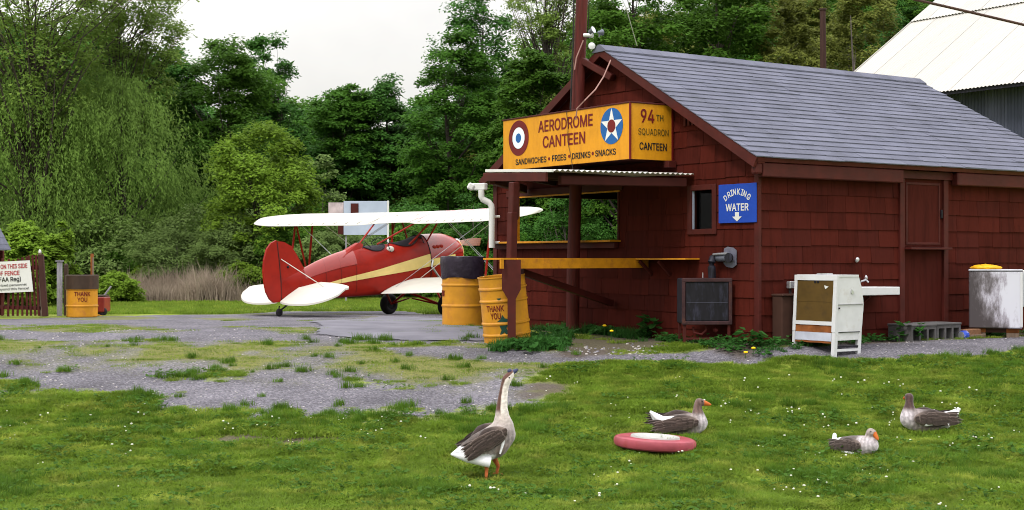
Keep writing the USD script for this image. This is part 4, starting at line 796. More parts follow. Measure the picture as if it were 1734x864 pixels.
part(heater, 'stovepipe', tube([h2(at(a, b, d)) for a, b, d in ((1206, 472, dH), (1205, 452, dH), (1205, 444, dH), (1207, 438, dH + .02), (1213, 435, dH + .05), (1220, 434.5, dH + .09))], .048, 14), M_black, smooth=40)
part(heater, 'pipe_collar', tube([h2(at(1213, 437.5, dH + .03)), h2(at(1236, 436.5, dW - .04))], .045, 16), M_lampbody, smooth=40)
part(heater, 'pipe_rib', tube([h2(at(1208, 431, dH + .0)), h2(at(1232, 429.5, dW - .05))], .016, 10), M_galv)
part(heater, 'pipe_rib', tube([h2(at(1233, 436.5, dW - .08)), h2(at(1235, 436.5, dW - .06))], .058, 16), M_black)
wg = np.array([wld(onf(a, b, .034)) for a, b in ((1226, 421), (1232, 418), (1241, 419.5), (1247, 424), (1246.5, 449), (1240, 454), (1230, 452), (1225, 446))]); wg = np.vstack([wg, wg + np.array([US[0], US[1], 0]) * .008])
part(heater, 'wind_guard', trimesh.convex.convex_hull(np.array([h2(p) for p in wg])), paint('dull_grey_plate', (.15, .15, .20), .5, .3, 9, metallic=.3))

# ---------------------------------------------------------------- old white stove, its back to the lawn
sb = G(1412, 607); syaw = math.radians(-9)
stove = thing('kitchen_stove', 'old white enamel stove with brown back panel leaning on the gravel by the hut', 'stove', sb, 0, world=False)
e1 = at(1340, 597, sb[1] + .55) - sb; e1[2] = 0; wS = np.linalg.norm(e1); e1 /= wS                     # along the back, to the left
e2 = np.array([-e1[1], e1[0], 0]);  e2 = e2 if e2[1] > 0 else -e2                                      # away from the camera along the side
lean = np.array([.05, .02, 1.0])
def SP(a, b, z): return e1 * a + e2 * b + np.array([lean[0] * z, lean[1] * z, z])
def sbox_(a0, a1, b0, b1, z0, z1): return trimesh.convex.convex_hull(np.array([SP(a, b, z) for a in (a0, a1) for b in (b0, b1) for z in (z0, z1)]))
hS, dS = .965, .46
M_brown = paint('stove_back_board', (.078, .044, .009), .75, .25, 4, stain=.5, stain_col=(.045, .028, .01), stain_scale=6)
M_rust = paint('rust_orange', (.20, .065, .018), .8, .4, 9)
part(stove, 'leg', sbox_(0, .05, 0, .05, -.05, .30), M_white); part(stove, 'leg', sbox_(wS - .04, wS, 0, .05, -.05, .30), M_white)
part(stove, 'leg', sbox_(.0, .045, dS - .05, dS, -.05, .30), M_white); part(stove, 'leg', sbox_(wS - .04, wS, dS - .05, dS, -.05, .30), M_white)
part(stove, 'back_post', sbox_(0, .055, -.004, .03, .30, hS - .06), M_white); part(stove, 'back_post', sbox_(wS - .045, wS, -.004, .03, .30, hS - .06), M_white)
part(stove, 'back_rail', sbox_(0, wS, -.006, .03, hS - .062, hS), M_white); part(stove, 'back_rail', sbox_(.055, wS - .045, -.004, .03, .375, .42), M_white)
part(stove, 'back_panel', sbox_(.056, wS - .046, .002, .02, .65, hS - .062), M_brown); part(stove, 'back_panel', sbox_(.056, wS - .046, .004, .02, .42, .648), M_brown)
part(stove, 'rust_band', sbox_(.056, wS - .046, .006, .02, .29, .375), M_rust)
part(stove, 'lower_panel', sbox_(.056, wS - .046, .0, .02, .19, .288), paint('greyish_enamel', (.42, .44, .52), .4, .2, 5)); part(stove, 'rust_band', sbox_(.056, wS - .046, .004, .016, .165, .19), M_rust)
prof = [(.03, .20), (dS, .20), (dS, .60), (dS + .02, .62), (dS - .02, .80), (dS - .09, hS - .01), (.03, hS)]
for a0, nm in ((0.004, 'side_panel'), (wS - .022, 'side_panel')):
    part(stove, nm, trimesh.convex.convex_hull(np.array([SP(a, b, z) for a in (a0, a0 + .018) for b, z in prof])), M_white)
part(stove, 'side_trim', sbox_(-.004, .004, .03, dS + .004, .618, .626), paint('stove_trim_grey', (.25, .25, .27), .6)); part(stove, 'side_seam', sbox_(-.004, .004, .06, dS - .03, .292, .30), M_black)  # side trim is a thin strip of plain grey
part(stove, 'side_rail', sbox_(.0, .02, .05, dS - .05, .07, .10), M_white); part(stove, 'side_rail', sbox_(.0, .02, .05, dS - .05, .115, .135), M_black)
part(stove, 'top_plate', sbox_(0, wS, .03, dS - .09, hS - .02, hS + .004), M_white); part(stove, 'top_vent', sbox_(.22, .38, .06, .16, hS + .004, hS + .022), M_galv)
part(stove, 'inner_box', sbox_(.03, wS - .03, .03, dS - .02, .2, hS - .03), M_inside)
part(stove, 'side_bolt', xf(trimesh.creation.icosphere(1, .011), None, SP(-.004, .05, .58)), M_black)
part(stove, 'torn_patch', trimesh.convex.convex_hull(np.array([SP(a, -.002 + b, z) for b in (0, .003) for a, z in ((.13, .83), (.18, .80), (.2, .845), (.155, .815))])), M_signwhite)
for a in (.30, .345): part(stove, 'back_hole', xf(extr(shapely.Point(0, 0).buffer(.016), .003), np.stack([e1, [0, 0, 1], -e2], 1), SP(a, .0, .885)), M_black)
part(stove, 'badge', trimesh.convex.convex_hull(np.array([SP(-.006 + q, b, z) for q in (0, .006) for b, z in ((.24, .76), (.30, .765), (.25, .80), (.26, .74))])), M_galv)

# ---------------------------------------------------------------- sink on the side wall, taps
sk = ons(1485, 492, .18); s0, s1 = ons(1449, 492, .4)[0], ons(1522, 492, .4)[0]
sink = thing('wash_sink', 'white trough sink with bent tap fixed to the red side wall beyond the stove', 'sink', (CO[0], CO[1], 0), TH)
zt = ons(1485, 486.5, .4)[2]; zb_ = ons(1485, 500, .4)[2]
part(sink, 'basin', cat(bx(s0, s1, -.42, -.395, zb_, zt, .006), bx(s0, s1, -.06, -.03, zb_, zt, .006), bx(s0, s0 + .025, -.395, -.06, zb_, zt, .004), bx(s1 - .025, s1, -.395, -.06, zb_, zt, .004), bx(s0 + .02, s1 - .02, -.4, -.05, zb_ + .002, zb_ + .022)), M_white)
part(sink, 'drain_pipe', tube([(s0 + .2, -.22, zb_), (s0 + .2, -.22, .22), (s0 + .2, -.18, .12)], .022, 8), M_galv)
part(sink, 'waste_pipe', tube([(s0 + .27, -.1, .0), (s0 + .27, -.1, .30)], .03, 10), M_wood)
t_ = ons(1466, 480, .2); part(sink, 'tap', tube([(t_[0] - .18, -.16, zt + .01), (t_[0] - .1, -.17, zt + .06), (t_[0], -.2, zt + .09), (t_[0] + .005, -.24, zt + .06)], .012, 8), M_galv)
part(sink, 'tap_handle', xf(trimesh.creation.icosphere(1, .028), np.diag([.7, .7, 1.3]), (t_[0] + .005, -.2, zt + .115)), M_galv)
part(sink, 'tap', tube([(s0 + .0, -.05, zt + .02), (s0 + .02, -.12, zt + .05), (s0 + .02, -.2, zt + .02)], .014, 8), M_galv, label='short left tap of the sink')
part(sink, 'bracket', beam((s0 + .3, -.04, zb_ - .25), (s0 + .3, -.36, zb_ - .01), .03, .03), M_trim)
ht = thing('hose_tap', 'bright metal wall tap sticking out of the red shingles above the sink', 'tap', (CO[0], CO[1], 0), TH)
h_ = ons(1449, 441, .1); part(ht, 'spout', tube([(h_[0] + .10, -.02, h_[2]), (h_[0] + .03, -.08, h_[2] + .005), (h_[0], -.12, h_[2] - .01)], .018, 8), M_galv); part(ht, 'handle', xf(trimesh.creation.icosphere(1, .03), np.diag([1, .6, 1]), (h_[0] - .01, -.14, h_[2] + .01)), M_galv)
for k, (px, py) in enumerate(((1341, 482),)):
    wv = thing('wall_outlet', 'small dark wall box on the red side wall left of the stove', 'outlet', (CO[0], CO[1], 0), TH); o_ = ons(px, py, .06)
    part(wv, 'box', bx(o_[0] - .06, o_[0] + .03, -.09, -.024, o_[2] - .05, o_[2] + .04, .008), M_galv); part(wv, 'conduit', tube([(o_[0] - .02, -.05, o_[2] - .05), (o_[0] - .02, -.045, -.02)], .016, 6), M_wire)
cupb = thing('wall_locker', 'low dark brown cupboard against the side wall behind the stove', 'cupboard', (CO[0], CO[1], 0), TH)
c0_, c1_ = ons(1316, 490, .2)[0], ons(1345, 490, .2)[0]
part(cupb, 'body', bx(c0_ + .08, c1_ + .3, -.2, -.03, -.04, .56, .01), M_inside); part(cupb, 'lid', bx(c0_ + .07, c1_ + .31, -.22, -.025, .56, .585, .006), M_inside)

# ---------------------------------------------------------------- concrete block step, scraps, white chest
bl0, bl1 = ons(1541, 570, .5)[0], ons(1626, 570, .5)[0]
def block_mesh(w, d, h):
    m = sbox(0, 0, w, h)
    for k in range(3): m = m.difference(sbox(.035 + k * (w - .035) / 3, .04, (k + 1) * (w - .035) / 3, h - .04))
    e = extr(m, d); v = np.array(e.vertices); return trimesh.Trimesh(np.stack([v[:, 0], v[:, 2], v[:, 1]], 1), e.faces[:, ::-1], process=False)
bw = (bl1 - bl0) / 2 - .01
for k, lb in enumerate(('hollow concrete block under the stable door, nearer the sink', 'hollow concrete block under the stable door, nearer the white chest')):
    o_ = wld((bl0 + k * (bw + .015), -.52, 0)); b_ = thing('concrete_block', lb, 'block', (*o_[:2], float(T(*o_[:2])) - .03), TH + (.015 if k else -.01))
    part(b_, 'block', block_mesh(bw, .38, .22), M_concrete); part(b_, 'cap', bx(-.005, bw + .005, -.012, .395, .221, .246, .006), M_concrete)
o_ = wld((ons(1627, 572, .5)[0], -.55, 0)); z_ = float(T(*o_[:2]))
blu = thing('blue_can', 'small crushed blue and white can beside the concrete step', 'can', (*o_[:2], z_ + .05), TH)
part(blu, 'can', tube([(-.05, 0, .0), (-.03, 0, .0), (.04, .01, .0), (.06, .01, .0)], [.05, .058, .058, .05], 14), paint('can_blue', (.03, .07, .42), .4, .3, 30, stain=.9, stain_col=(.6, .6, .65), stain_scale=14)); part(blu, 'rim', tube([(-.058, 0, 0), (-.05, 0, 0)], .046, 14), M_galv)
o_ = wld((ons(1642, 574, .5)[0], -.5, 0)); z_ = float(T(*o_[:2]))
lg = thing('wood_scrap', 'short brown timber offcut lying between the step and the white chest', 'timber', (*o_[:2], z_), TH + .1)
part(lg, 'timber', bx(-.14, .2, -.05, .06, -.01, .12, .01), paint('fresh_brown_timber', (.20, .10, .055), .8, .35, 6, stretch=(1, 6, 6))); part(lg, 'slat', bx(-.1, .24, -.09, -.055, -.01, .05, .006), M_wood)
cD = 18.62; cA, cB = at(1642.5, 556, cD), at(1729, 456, cD); cyaw = -math.atan2((1686 - CX) / FOC, 1.0); cw = (cB[0] - cA[0]) * math.cos(cyaw) * 1.0; zc0, zc1 = cA[2], cB[2]
cbase = np.array([cA[0] + .5 * (cB[0] - cA[0]), cD, 0.0]); q0, q1 = -cw / 2 * 1.05, cw / 2 * 1.05
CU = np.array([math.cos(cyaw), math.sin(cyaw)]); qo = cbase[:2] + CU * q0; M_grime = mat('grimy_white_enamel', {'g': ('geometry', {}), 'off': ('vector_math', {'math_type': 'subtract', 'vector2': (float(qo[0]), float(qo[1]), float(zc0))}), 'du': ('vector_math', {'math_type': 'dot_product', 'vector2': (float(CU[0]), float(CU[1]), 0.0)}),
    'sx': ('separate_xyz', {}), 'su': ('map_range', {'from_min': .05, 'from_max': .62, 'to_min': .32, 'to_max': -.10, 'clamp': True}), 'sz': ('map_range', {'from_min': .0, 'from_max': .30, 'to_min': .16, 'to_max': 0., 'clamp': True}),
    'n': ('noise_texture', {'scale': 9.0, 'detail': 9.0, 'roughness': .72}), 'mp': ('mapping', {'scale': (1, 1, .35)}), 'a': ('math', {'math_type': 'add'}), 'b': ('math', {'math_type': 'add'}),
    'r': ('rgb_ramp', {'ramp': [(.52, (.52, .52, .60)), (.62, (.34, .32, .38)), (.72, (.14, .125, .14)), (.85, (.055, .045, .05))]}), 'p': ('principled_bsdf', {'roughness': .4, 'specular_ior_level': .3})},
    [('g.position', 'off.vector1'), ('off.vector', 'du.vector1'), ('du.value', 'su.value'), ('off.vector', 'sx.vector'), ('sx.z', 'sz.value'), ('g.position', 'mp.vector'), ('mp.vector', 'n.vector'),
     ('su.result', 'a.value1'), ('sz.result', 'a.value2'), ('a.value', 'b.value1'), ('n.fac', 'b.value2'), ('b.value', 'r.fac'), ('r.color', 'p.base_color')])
zgc = float(T(cbase[0], cbase[1]))
chest = thing('metal_chest', 'grimy white metal chest raised on wood blocks at the right end of the hut', 'chest', (cbase[0], cbase[1], 0), cyaw)
part(chest, 'body', bx(q0, q1, 0, .42, zc0, zc1 - .03, .012), M_grime)
part(chest, 'lid', bx(q0 - .006, q1 + .006, -.01, .43, zc1 - .027, zc1, .008), paint('dull_chest_lid', (.40, .40, .46), .4, .25, 6))
part(chest, 'edge_strip', bx(q1 - .03, q1 + .004, -.008, .004, zc0 + .02, zc1 - .04, .003), M_white)
part(chest, 'underframe', bx(q0 + .1, q1 - .1, .08, .38, zc0 - .06, zc0 - .002), M_inside)
for k, (x, lb) in enumerate(((q0 + .05, 'left timber block under the grimy white chest'), (q1 - .2, 'right timber block under the grimy white chest'))):
    o_ = cbase[:2] + CU * x + np.array([-CU[1], CU[0]]) * .06; b_ = thing('wood_block', lb, 'block', (*o_, zgc - .05), cyaw); part(b_, 'block', bx(0, .16, 0, .3, 0, zc0 - zgc - .012, .008), M_wood); part(b_, 'shim', bx(.0, .16, 0, .3, zc0 - zgc - .01, zc0 - zgc + .046, .004), M_rust)
bag = []; r = np.random.default_rng(31)
s_ = trimesh.creation.icosphere(4, 1.0); v = s_.vertices * [.20, .12, .042]; v[:, 2] *= (1 + .9 * (meshkit.fbm(v * [9, 12, 9] + 3, 4, 3) - .5)); v[:, 0] += .0; s_.vertices = v * (1 + .35 * (meshkit.fbm(v * 22 + 9, 3, 8)[:, None] - .5))
o_ = np.array([*(cbase[:2] + CU * (q0 + .21) + np.array([-CU[1], CU[0]]) * .15), zc1 + .018]); single('yellow_sack', xf(s_, rot('z', math.degrees(cyaw)), o_), paint('yellow_plastic', (.78, .38, .015), .45, .3, 14), 'crumpled bright yellow sack lying on the grimy white chest', 'sack', smooth=True)
o_ = at(1731, 556, 18.9); w2 = thing('white_cabinet', 'white cabinet cut off by the right edge beyond the grimy chest', 'cabinet', (o_[0], o_[1], 0), cyaw)
part(w2, 'body', bx(.0, .6, 0, .4, at(1731, 520, 18.9)[2], at(1731, 458, 18.9)[2], .012), M_white); part(w2, 'plinth', bx(.03, .56, .03, .36, -.12, at(1731, 520, 18.9)[2], .01), M_black)

# ---------------------------------------------------------------- oil drums
M_drum = paint('yellow_drum_paint', (.47, .21, .016), .42, .16, 5, stain=.75, stain_col=(.36, .14, .03), stain_scale=7, lo=.5, hi=.68, bump=.1, bump_scale=12, coat=.1)
M_drumin = paint('drum_inside', (.08, .04, .02), .8)
M_dbrown = paint('dark_brown_band', (.042, .026, .018), .5, .3, 6, stain=.4, stain_col=(.09, .05, .03), stain_scale=5)
M_bag = paint('black_bin_bag', (.022, .016, .026), .28, .4, 8, bump=.9, bump_scale=18)
def drum(parent, R, H, hoops=(.33, .66), rim=True, open_top=True, dents=0, seed=0, z0=0.0):
    zs = [0, .012]; prof = [(R - .012, 0), (R, .012)]
    ev = sorted(hoops)
    for h in ev:
        z = h * H; prof += [(R, z - .022), (R + .012, z - .008), (R + .012, z + .008), (R, z + .022)]
    prof += [(R, H - .02), (R + .009, H - .014), (R + .009, H), (R - .002, H)]
    m = lathe([(R * .02, .006)] + prof + ([(R - .012, H - .02), (R - .012, H * .35), (.01, H * .33)] if open_top else [(R - .01, H - .015), (.01, H - .015)]), 48)
    if dents:
        v = np.array(m.vertices); n = meshkit.fbm(np.stack([np.arctan2(v[:, 1], v[:, 0]) * 1.6, v[:, 2] * 3.2, 0 * v[:, 0]], -1) + seed, 3, seed) - .5
        k = 1 + dents * n; v[:, :2] *= k[:, None]; m.vertices = v
    m.vertices = m.vertices + [0, 0, z0]
    part(parent, 'drum_body', m, M_drum, smooth=35)
def wrap(m, R, ang, z):
    """Lettering laid round a drum of radius R, its middle at angle ang."""
    v = np.array(trimesh.remesh.subdivide(m.vertices, m.faces)[0]); f = trimesh.remesh.subdivide(m.vertices, m.faces)[1]
    a = ang + v[:, 0] / R; rr = R + .003 + v[:, 2]
    return trimesh.Trimesh(np.stack([rr * np.cos(a), rr * np.sin(a), z + v[:, 1]], 1), f, process=False)
def view_ang(b, px_off=0): return math.atan2(-b[1], -b[0])
# upright drum with a bin bag
b = G(782, 552); b[2] -= .0; d_ = b[1]; R = 35.0 / FOC * d_; Hh = (552 - 458) / FOC * d_
b = b + np.array([0, R, 0]); dr1 = thing('oil_drum', 'upright yellow drum with black bin bag folded over its rim', 'drum', (b[0], b[1], float(T(b[0], b[1]))), 0)
drum(dr1, R, Hh, (.375, .75), dents=.012, seed=3)
bh = 25 / FOC * d_
n = 72; an = np.arange(n) * 2 * np.pi / n; low = -.055 - .05 * (np.cos(an - math.radians(250)) * .5 + .5) + .02 * np.sin(3 * an + 1); rows = []
for k, (rr, f) in enumerate(((R + .012, 1.), (R + .02, .7), (R + .017, .35), (R + .020, .0), (R + .024, -.6), (R + .02, -1.0), (R - .01, -1.04), (R - .015, -.6), (R - .05, .3), (.01, .6))):
    z = Hh + np.where(f >= 0, low * f, -f * bh * (1 + 0 * an)) + (.008 * np.sin(5 * an) if f == -1.0 else 0); rad = rr + (.006 * np.sin(9 * an + k) + .005 * np.sin(17 * an + 2 * k)) * (1 if k < 8 else 0)
    rows.append(np.stack([rad * np.cos(an), rad * np.sin(an), z], 1))
v = np.vstack(rows); i, j = np.meshgrid(np.arange(len(rows) - 1), np.arange(n), indexing='ij'); qd = np.stack([i * n + j, i * n + (j + 1) % n, (i + 1) * n + (j + 1) % n, (i + 1) * n + j], -1).reshape(-1, 4)
part(dr1, 'bin_bag', trimesh.Trimesh(v, np.vstack([qd[:, [0, 1, 2]], qd[:, [0, 2, 3]]]), process=False), M_bag, smooth=True)
va = view_ang(b)
for da in (-1.42, 1.46): part(dr1, 'lettering', wrap(text('THANK', .085, .26), R, va + da, Hh * .60), M_letter_red)
# leaning drum
b = G(860, 584); d_ = b[1]; R = 40.0 / FOC * d_; Hh = 120 / FOC * d_
b = b + np.array([0, R * .9, 0]); dr2 = thing('oil_drum', 'leaning yellow drum lettered thank you in front of the awning post', 'drum', (b[0], b[1], float(T(b[0], b[1])) - .03), 0)
tilt = rot('y', -5.5) @ rot('x', 3)
_po = _part = part
def drum_part(parent, name, mesh, *a, **k): return _part(parent, name, xf(mesh, tilt), *a, **k)
part = drum_part; drum(dr2, R, Hh, (.17, .335, .655, .83), dents=.02, seed=9); va = view_ang(b)
part(dr2, 'lettering', wrap(text('THANK', .070, .235), R, va - .42, Hh * .56), M_letter_red); part(dr2, 'lettering', wrap(text('YOU', .072, .135), R, va - .41, Hh * .455), M_letter_red)
M_dgreen = paint('dark_green_paint', (.012, .05, .035), .5)
leaf_ = Polygon([(-.07, .0), (-.02, .03), (.0, .085), (.03, .035), (.085, .02), (.05, -.012), (.0, -.006)])
part(dr2, 'painted_leaf', wrap(extr(leaf_, .002), R, va - .12, Hh * .375), M_dgreen)
leaf2 = Polygon([(-.055, .07), (.07, .075), (.03, .02), (.075, -.05), (.03, -.07), (.005, -.025), (-.07, -.08), (-.03, -.0)])
part(dr2, 'painted_leaf', wrap(extr(leaf2, .002), R, va - .10, Hh * .25), M_dgreen); part(dr2, 'painted_spot', wrap(extr(Polygon([(-.025, .02), (.03, .022), (.005, -.02)]), .002), R, va - .2, Hh * .68), M_dgreen)
part = _part
# far drum with dark brown upper band
b = G(131, 538); d_ = b[1]; R = 26.0 / FOC * d_; Hh = (538 - 466) / FOC * d_
b = b + np.array([0, R, 0]); dr3 = thing('oil_drum', 'distant yellow drum with brown upper band by the picket fence', 'drum', (b[0], b[1], float(T(b[0], b[1]))), 0)
drum(dr3, R, Hh * .66, (.40,), dents=.008, seed=5); va = view_ang(b)
part(dr3, 'upper_band', lathe([(R + .004, Hh * .66), (R + .02, Hh * .665), (R + .018, Hh * .99), (R - .01, Hh), (R - .02, Hh * .7), (.01, Hh * .68)], 40), M_dbrown, smooth=35)
part(dr3, 'lettering', wrap(text('THANK', .075, .30), R, va + .02, Hh * .55), M_letter_red); part(dr3, 'lettering', wrap(text('YOU', .075, .18), R, va + .02, Hh * .42), M_letter_red)

# ---------------------------------------------------------------- left: posts, cart, fence, notice, hut
def world_post(name, label, cat_, px, py0, py1, dep, w, mt, lean_px=0):
    b = at(px, py0, dep); t = thing(name, label, cat_, b, 0, world=True); part(t, 'post', beam(b, at(px + lean_px, py1, dep), w, w, up=(0, 1, 0)), mt); return t
M_grey = paint('weathered_grey_timber', (.26, .25, .28), .85, .3, 6, bump=.4, stretch=(6, 6, .8)); M_fence = paint('dark_red_fence_paint', (.06, .010, .008), .75, .35, 6, stain=.5, stain_col=(.05, .02, .015), stain_scale=9)
p1_ = world_post('timber_post', 'square weathered grey post just left of the distant drum', 'post', 101, 540, 443, 27.2, .085, M_grey)
part(p1_, 'cap', bx(*(at(101, 443, 27.2)[[0, 0]] + [-.065, .065]), 27.14, 27.26, at(101, 443, 27.2)[2], at(101, 443, 27.2)[2] + .02), M_grey)
p2_ = world_post('sign_stake', 'short dark stake with rounded top behind the distant drum', 'stake', 112, 538, 452, 27.6, .075, M_dbrown); part(p2_, 'round_top', xf(trimesh.creation.icosphere(2, .055), np.diag([.8, .6, 1]), at(112, 451, 27.6)), M_dbrown)
p3_ = world_post('iron_stake', 'thin rusty stake standing right behind the distant drum', 'stake', 156, 536, 430, 27.4, .05, M_rust); part(p3_, 'brace', beam(at(158, 536, 27.38), at(157.5, 436, 27.38), .025, .025, up=(0, 1, 0)), M_wood)
cb = G(169, 534); cart = thing('fuel_cart', 'small dark red metal cart with handle right of the distant drum', 'cart', cb, 0, world=True)
k_ = cb[1] / FOC; P_ = lambda px, py, dd=0: at(px, py, cb[1] + dd)
part(cart, 'body', bx(P_(157.5, 0)[0], P_(177.5, 0)[0], cb[1] - .05, cb[1] + .4, P_(0, 529)[2], P_(0, 503)[2], .02), paint('cart_red', (.17, .022, .018), .4, .25, 6, coat=.2))
part(cart, 'lid', bx(P_(158, 0)[0], P_(176, 0)[0], cb[1] - .03, cb[1] + .38, P_(0, 503)[2], P_(0, 500)[2], .01), M_dbrown)
part(cart, 'handle', tube([P_(175, 503, .2), P_(180, 496, .2), P_(188, 485, .2)], .018, 8), M_grey)
for xx in (161, 174): part(cart, 'wheel', xf(lathe([(.01, -.03), (.07, -.03), (.085, -.015), (.085, .015), (.07, .03), (.01, .03)], 18), rot('x', 90), P_(xx, 533, .0) + [0, 0, .06]), M_black, smooth=35)
part(cart, 'drawbar', beam(P_(158, 531, -.2), P_(175, 537, -.4), .04, .03), M_yel2)
# fence
fd = 26.4; fn = thing('picket_fence', 'dark red picket fence of thin leaning pales at the left edge', 'fence', at(40, 536, fd), 0, world=True)
r = np.random.default_rng(41)
for px, top, bot, ln in ((-22, 441, 536, 1), (-13, 440, 536, 1), (-4, 440, 536, .5), (4, 437, 535, .5), (14, 440, 536, 1), (22, 439, 535, 1), (30, 438, 535, 1), (38, 437, 535, 0), (46, 436, 535, -1), (52.5, 434, 535, -4), (60, 433, 535, -5), (66, 431, 535, -5)):
    a_, b_ = at(px, bot, fd), at(px + ln, top + r.normal(0, 1), fd); m = beam(a_, b_, .038, .022, up=(0, 1, 0)); part(fn, 'pale', m, M_fence)
part(fn, 'end_post', beam(at(77, 536, fd + .02), at(69, 431, fd + .02), .095, .09, up=(0, 1, 0)), paint('dark_fence_post', (.045, .018, .014), .8, .3)); part(fn, 'inner_post', beam(at(70, 536, fd + .04), at(67.5, 428, fd + .04), .05, .05, up=(0, 1, 0)), M_wood)
part(fn, 'post_finial', xf(trimesh.creation.icosphere(2, .032), np.diag([.8, .8, 1.6]), at(67.5, 427, fd + .04)), M_signwhite)
for py in (452, 520): part(fn, 'rail', beam(at(-30, py, fd + .03), at(70, py + 2, fd + .03), .03, .07), M_fence)
ns = thing('notice_board', 'white lettered notice board hung on the dark red picket fence', 'sign', at(20, 470, fd - .06), 0, world=True)
q_ = [at(-62, 446.5, fd - .06), at(50, 441, fd - .06), at(56, 494, fd - .06), at(-62, 499, fd - .06)]
part(ns, 'board', trimesh.convex.convex_hull(np.array([p + [0, dy, 0] for p in q_ for dy in (0, .02)])), M_signwhite)
ex_ = (q_[1] - q_[0]) / np.linalg.norm(q_[1] - q_[0]); ez_ = np.array([-ex_[2], 0, ex_[0]])
def nt(s, px, py, h, wpx_, mt, bold=True): part(ns, 'lettering', on_plane(text(s, h, wpx_ / FOC * fd if wpx_ else None, bold, squash=.8), at(px, py, fd - .063), ex_, ez_), mt)
M_notice_red = paint('notice_red', (.32, .012, .02), .5)
nt('ON THIS SIDE', 23.5, 451, .078, 45, M_notice_red); nt('OF FENCE', 14, 463, .078, 38, M_notice_red); nt('(FAA Reg)', 15.5, 474, .078, 40, M_letter_black)
nt('authorized personnel', 14, 483.5, .042, 62, M_letter_black, False); nt('not beyond this fence!', 16, 490, .042, 66, M_letter_black, False)
hut = thing('ticket_hut', 'small hut with grey shingle roof corner at the left edge behind the notice', 'hut', at(-40, 520, 28.2), 0, world=True)
hd = 28.2
part(hut, 'wall', bx(at(-120, 0, hd)[0], at(-14, 0, hd)[0], hd - 2.2, hd - .3, -.12, at(0, 424, hd)[2]), M_backing)
part(hut, 'corner_post', beam(at(2, 536, hd + .1), at(2, 424, hd + .1), .10, .10, up=(0, 1, 0)), M_trim)
apex, er = at(-40, 310, hd), at(18.5, 424, hd)
for k in range(10):
    f0, f1 = k / 10, (k + 1) / 10 + .03; A = apex + (er - apex) * f0; B = apex + (er - apex) * min(f1, 1)
    part(hut, 'roof_course', trimesh.convex.convex_hull(np.array([[p[0], y, p[2] + dz + lift] for p, lift in ((A, .0), (B, .02)) for y in (hd - 2.4, hd) for dz in (-.02, .01)])), M_roof[k % 4])
lf = at(-100, 424, hd); part(hut, 'roof_left', trimesh.convex.convex_hull(np.array([[p[0], y, p[2] + dz] for p in (apex, lf) for y in (hd - 2.4, hd) for dz in (-.03, .0)])), M_roof[0])

# ---------------------------------------------------------------- billboard behind the aeroplane
bd = 41.0; bb = thing('white_billboard', 'large plain white board with a dark red panel standing behind the biplane wing', 'billboard', at(610, 480, bd), 0, world=True)
M_bb = paint('faded_white_board', (.36, .41, .52), .6, .12, 2); M_bb2 = paint('peeling_pink_board', (.44, .36, .38), .7, .4, 3, stain=.8, stain_col=(.20, .22, .22), stain_scale=2.5, lo=.45, hi=.6)
part(bb, 'panel', bx(at(582, 0, bd)[0], at(657, 0, bd)[0], bd, bd + .05, at(0, 398, bd)[2], at(0, 340.5, bd)[2]), M_bb)
part(bb, 'red_panel', bx(at(594, 0, bd)[0], at(607, 0, bd)[0], bd - .02, bd - .002, at(0, 370, bd)[2], at(0, 344.5, bd)[2]), M_trim)
part(bb, 'edge_post', bx(at(655.5, 0, bd)[0], at(658.5, 0, bd)[0], bd - .03, bd + .06, -.2, at(0, 340, bd)[2]), M_signwhite)
part(bb, 'edge_post', bx(at(584, 0, bd)[0], at(586.5, 0, bd)[0], bd + .06, bd + .12, -.2, at(0, 342, bd)[2]), M_grey)
part(bb, 'old_panel', bx(at(556, 0, bd)[0], at(581.5, 0, bd)[0], bd + .01, bd + .05, at(0, 372, bd)[2], at(0, 343, bd)[2]), M_bb2)
part(bb, 'lower_red_panel', bx(at(572, 0, bd)[0], at(606, 0, bd)[0], bd + .052, bd + .08, at(0, 397, bd)[2], at(0, 381, bd)[2]), M_trim)

# ---------------------------------------------------------------- barn behind the hut
BF = np.array([-US[1], US[0]]); bc = at(1397, 168, 40.0); barn = thing('metal_barn', 'tall barn with bright white corrugated roof and grey metal wall behind the hut', 'barn', (bc[0], bc[1], 0), TH)
ze = bc[2]; sl = .68; M_barnroof = [paint(f'white_metal_roof_{k}', c, .45, .06, .8, stain=.5, stain_col=(.33, .30, .27), stain_scale=1.6, stretch=(.35, 4, .35), lo=.5, hi=.72) for k, c in enumerate([(.42, .40, .37), (.45, .43, .40), (.395, .38, .355)])]
M_barnwall = [paint(f'grey_metal_wall_{k}', c, .5, .2, 2, metallic=.35, stretch=(3, 3, .4)) for k, c in enumerate([(.062, .068, .105), (.054, .060, .092), (.072, .078, .118)])]
def corr(x0, x1, y0, y1, zf, amp, period, ridge_axis='y'):
    n = max(4, int((y1 - y0) / period * 4)); ys = np.linspace(y0, y1, n + 1); a = amp * np.sin((ys - y0) * 2 * np.pi / period)
    v = np.array([[x, y, zf(x) + q_] for x in (x0, x1) for y, q_ in zip(ys, a)]); k = np.arange(n)
    f = np.vstack([np.stack([k, n + 1 + k, n + 2 + k], 1), np.stack([k, n + 2 + k, k + 1], 1)]); return trimesh.Trimesh(v, f, process=False)
rr_ = np.random.default_rng(51)
for row, (xa, xb, lift) in enumerate(((-.35, 3.75, 0.0), (3.65, 8.4, .05))):
    for k in range(12):
        y0_ = -11.0 + k * .92 + (.0 if row == 0 else .3)
        part(barn, 'roof_sheet', corr(xa, xb, y0_ + .004, min(y0_ + .92, .05), lambda x: ze + x * sl + lift + (k % 2) * .003, .014, .115), M_barnroof[rr_.integers(3)])
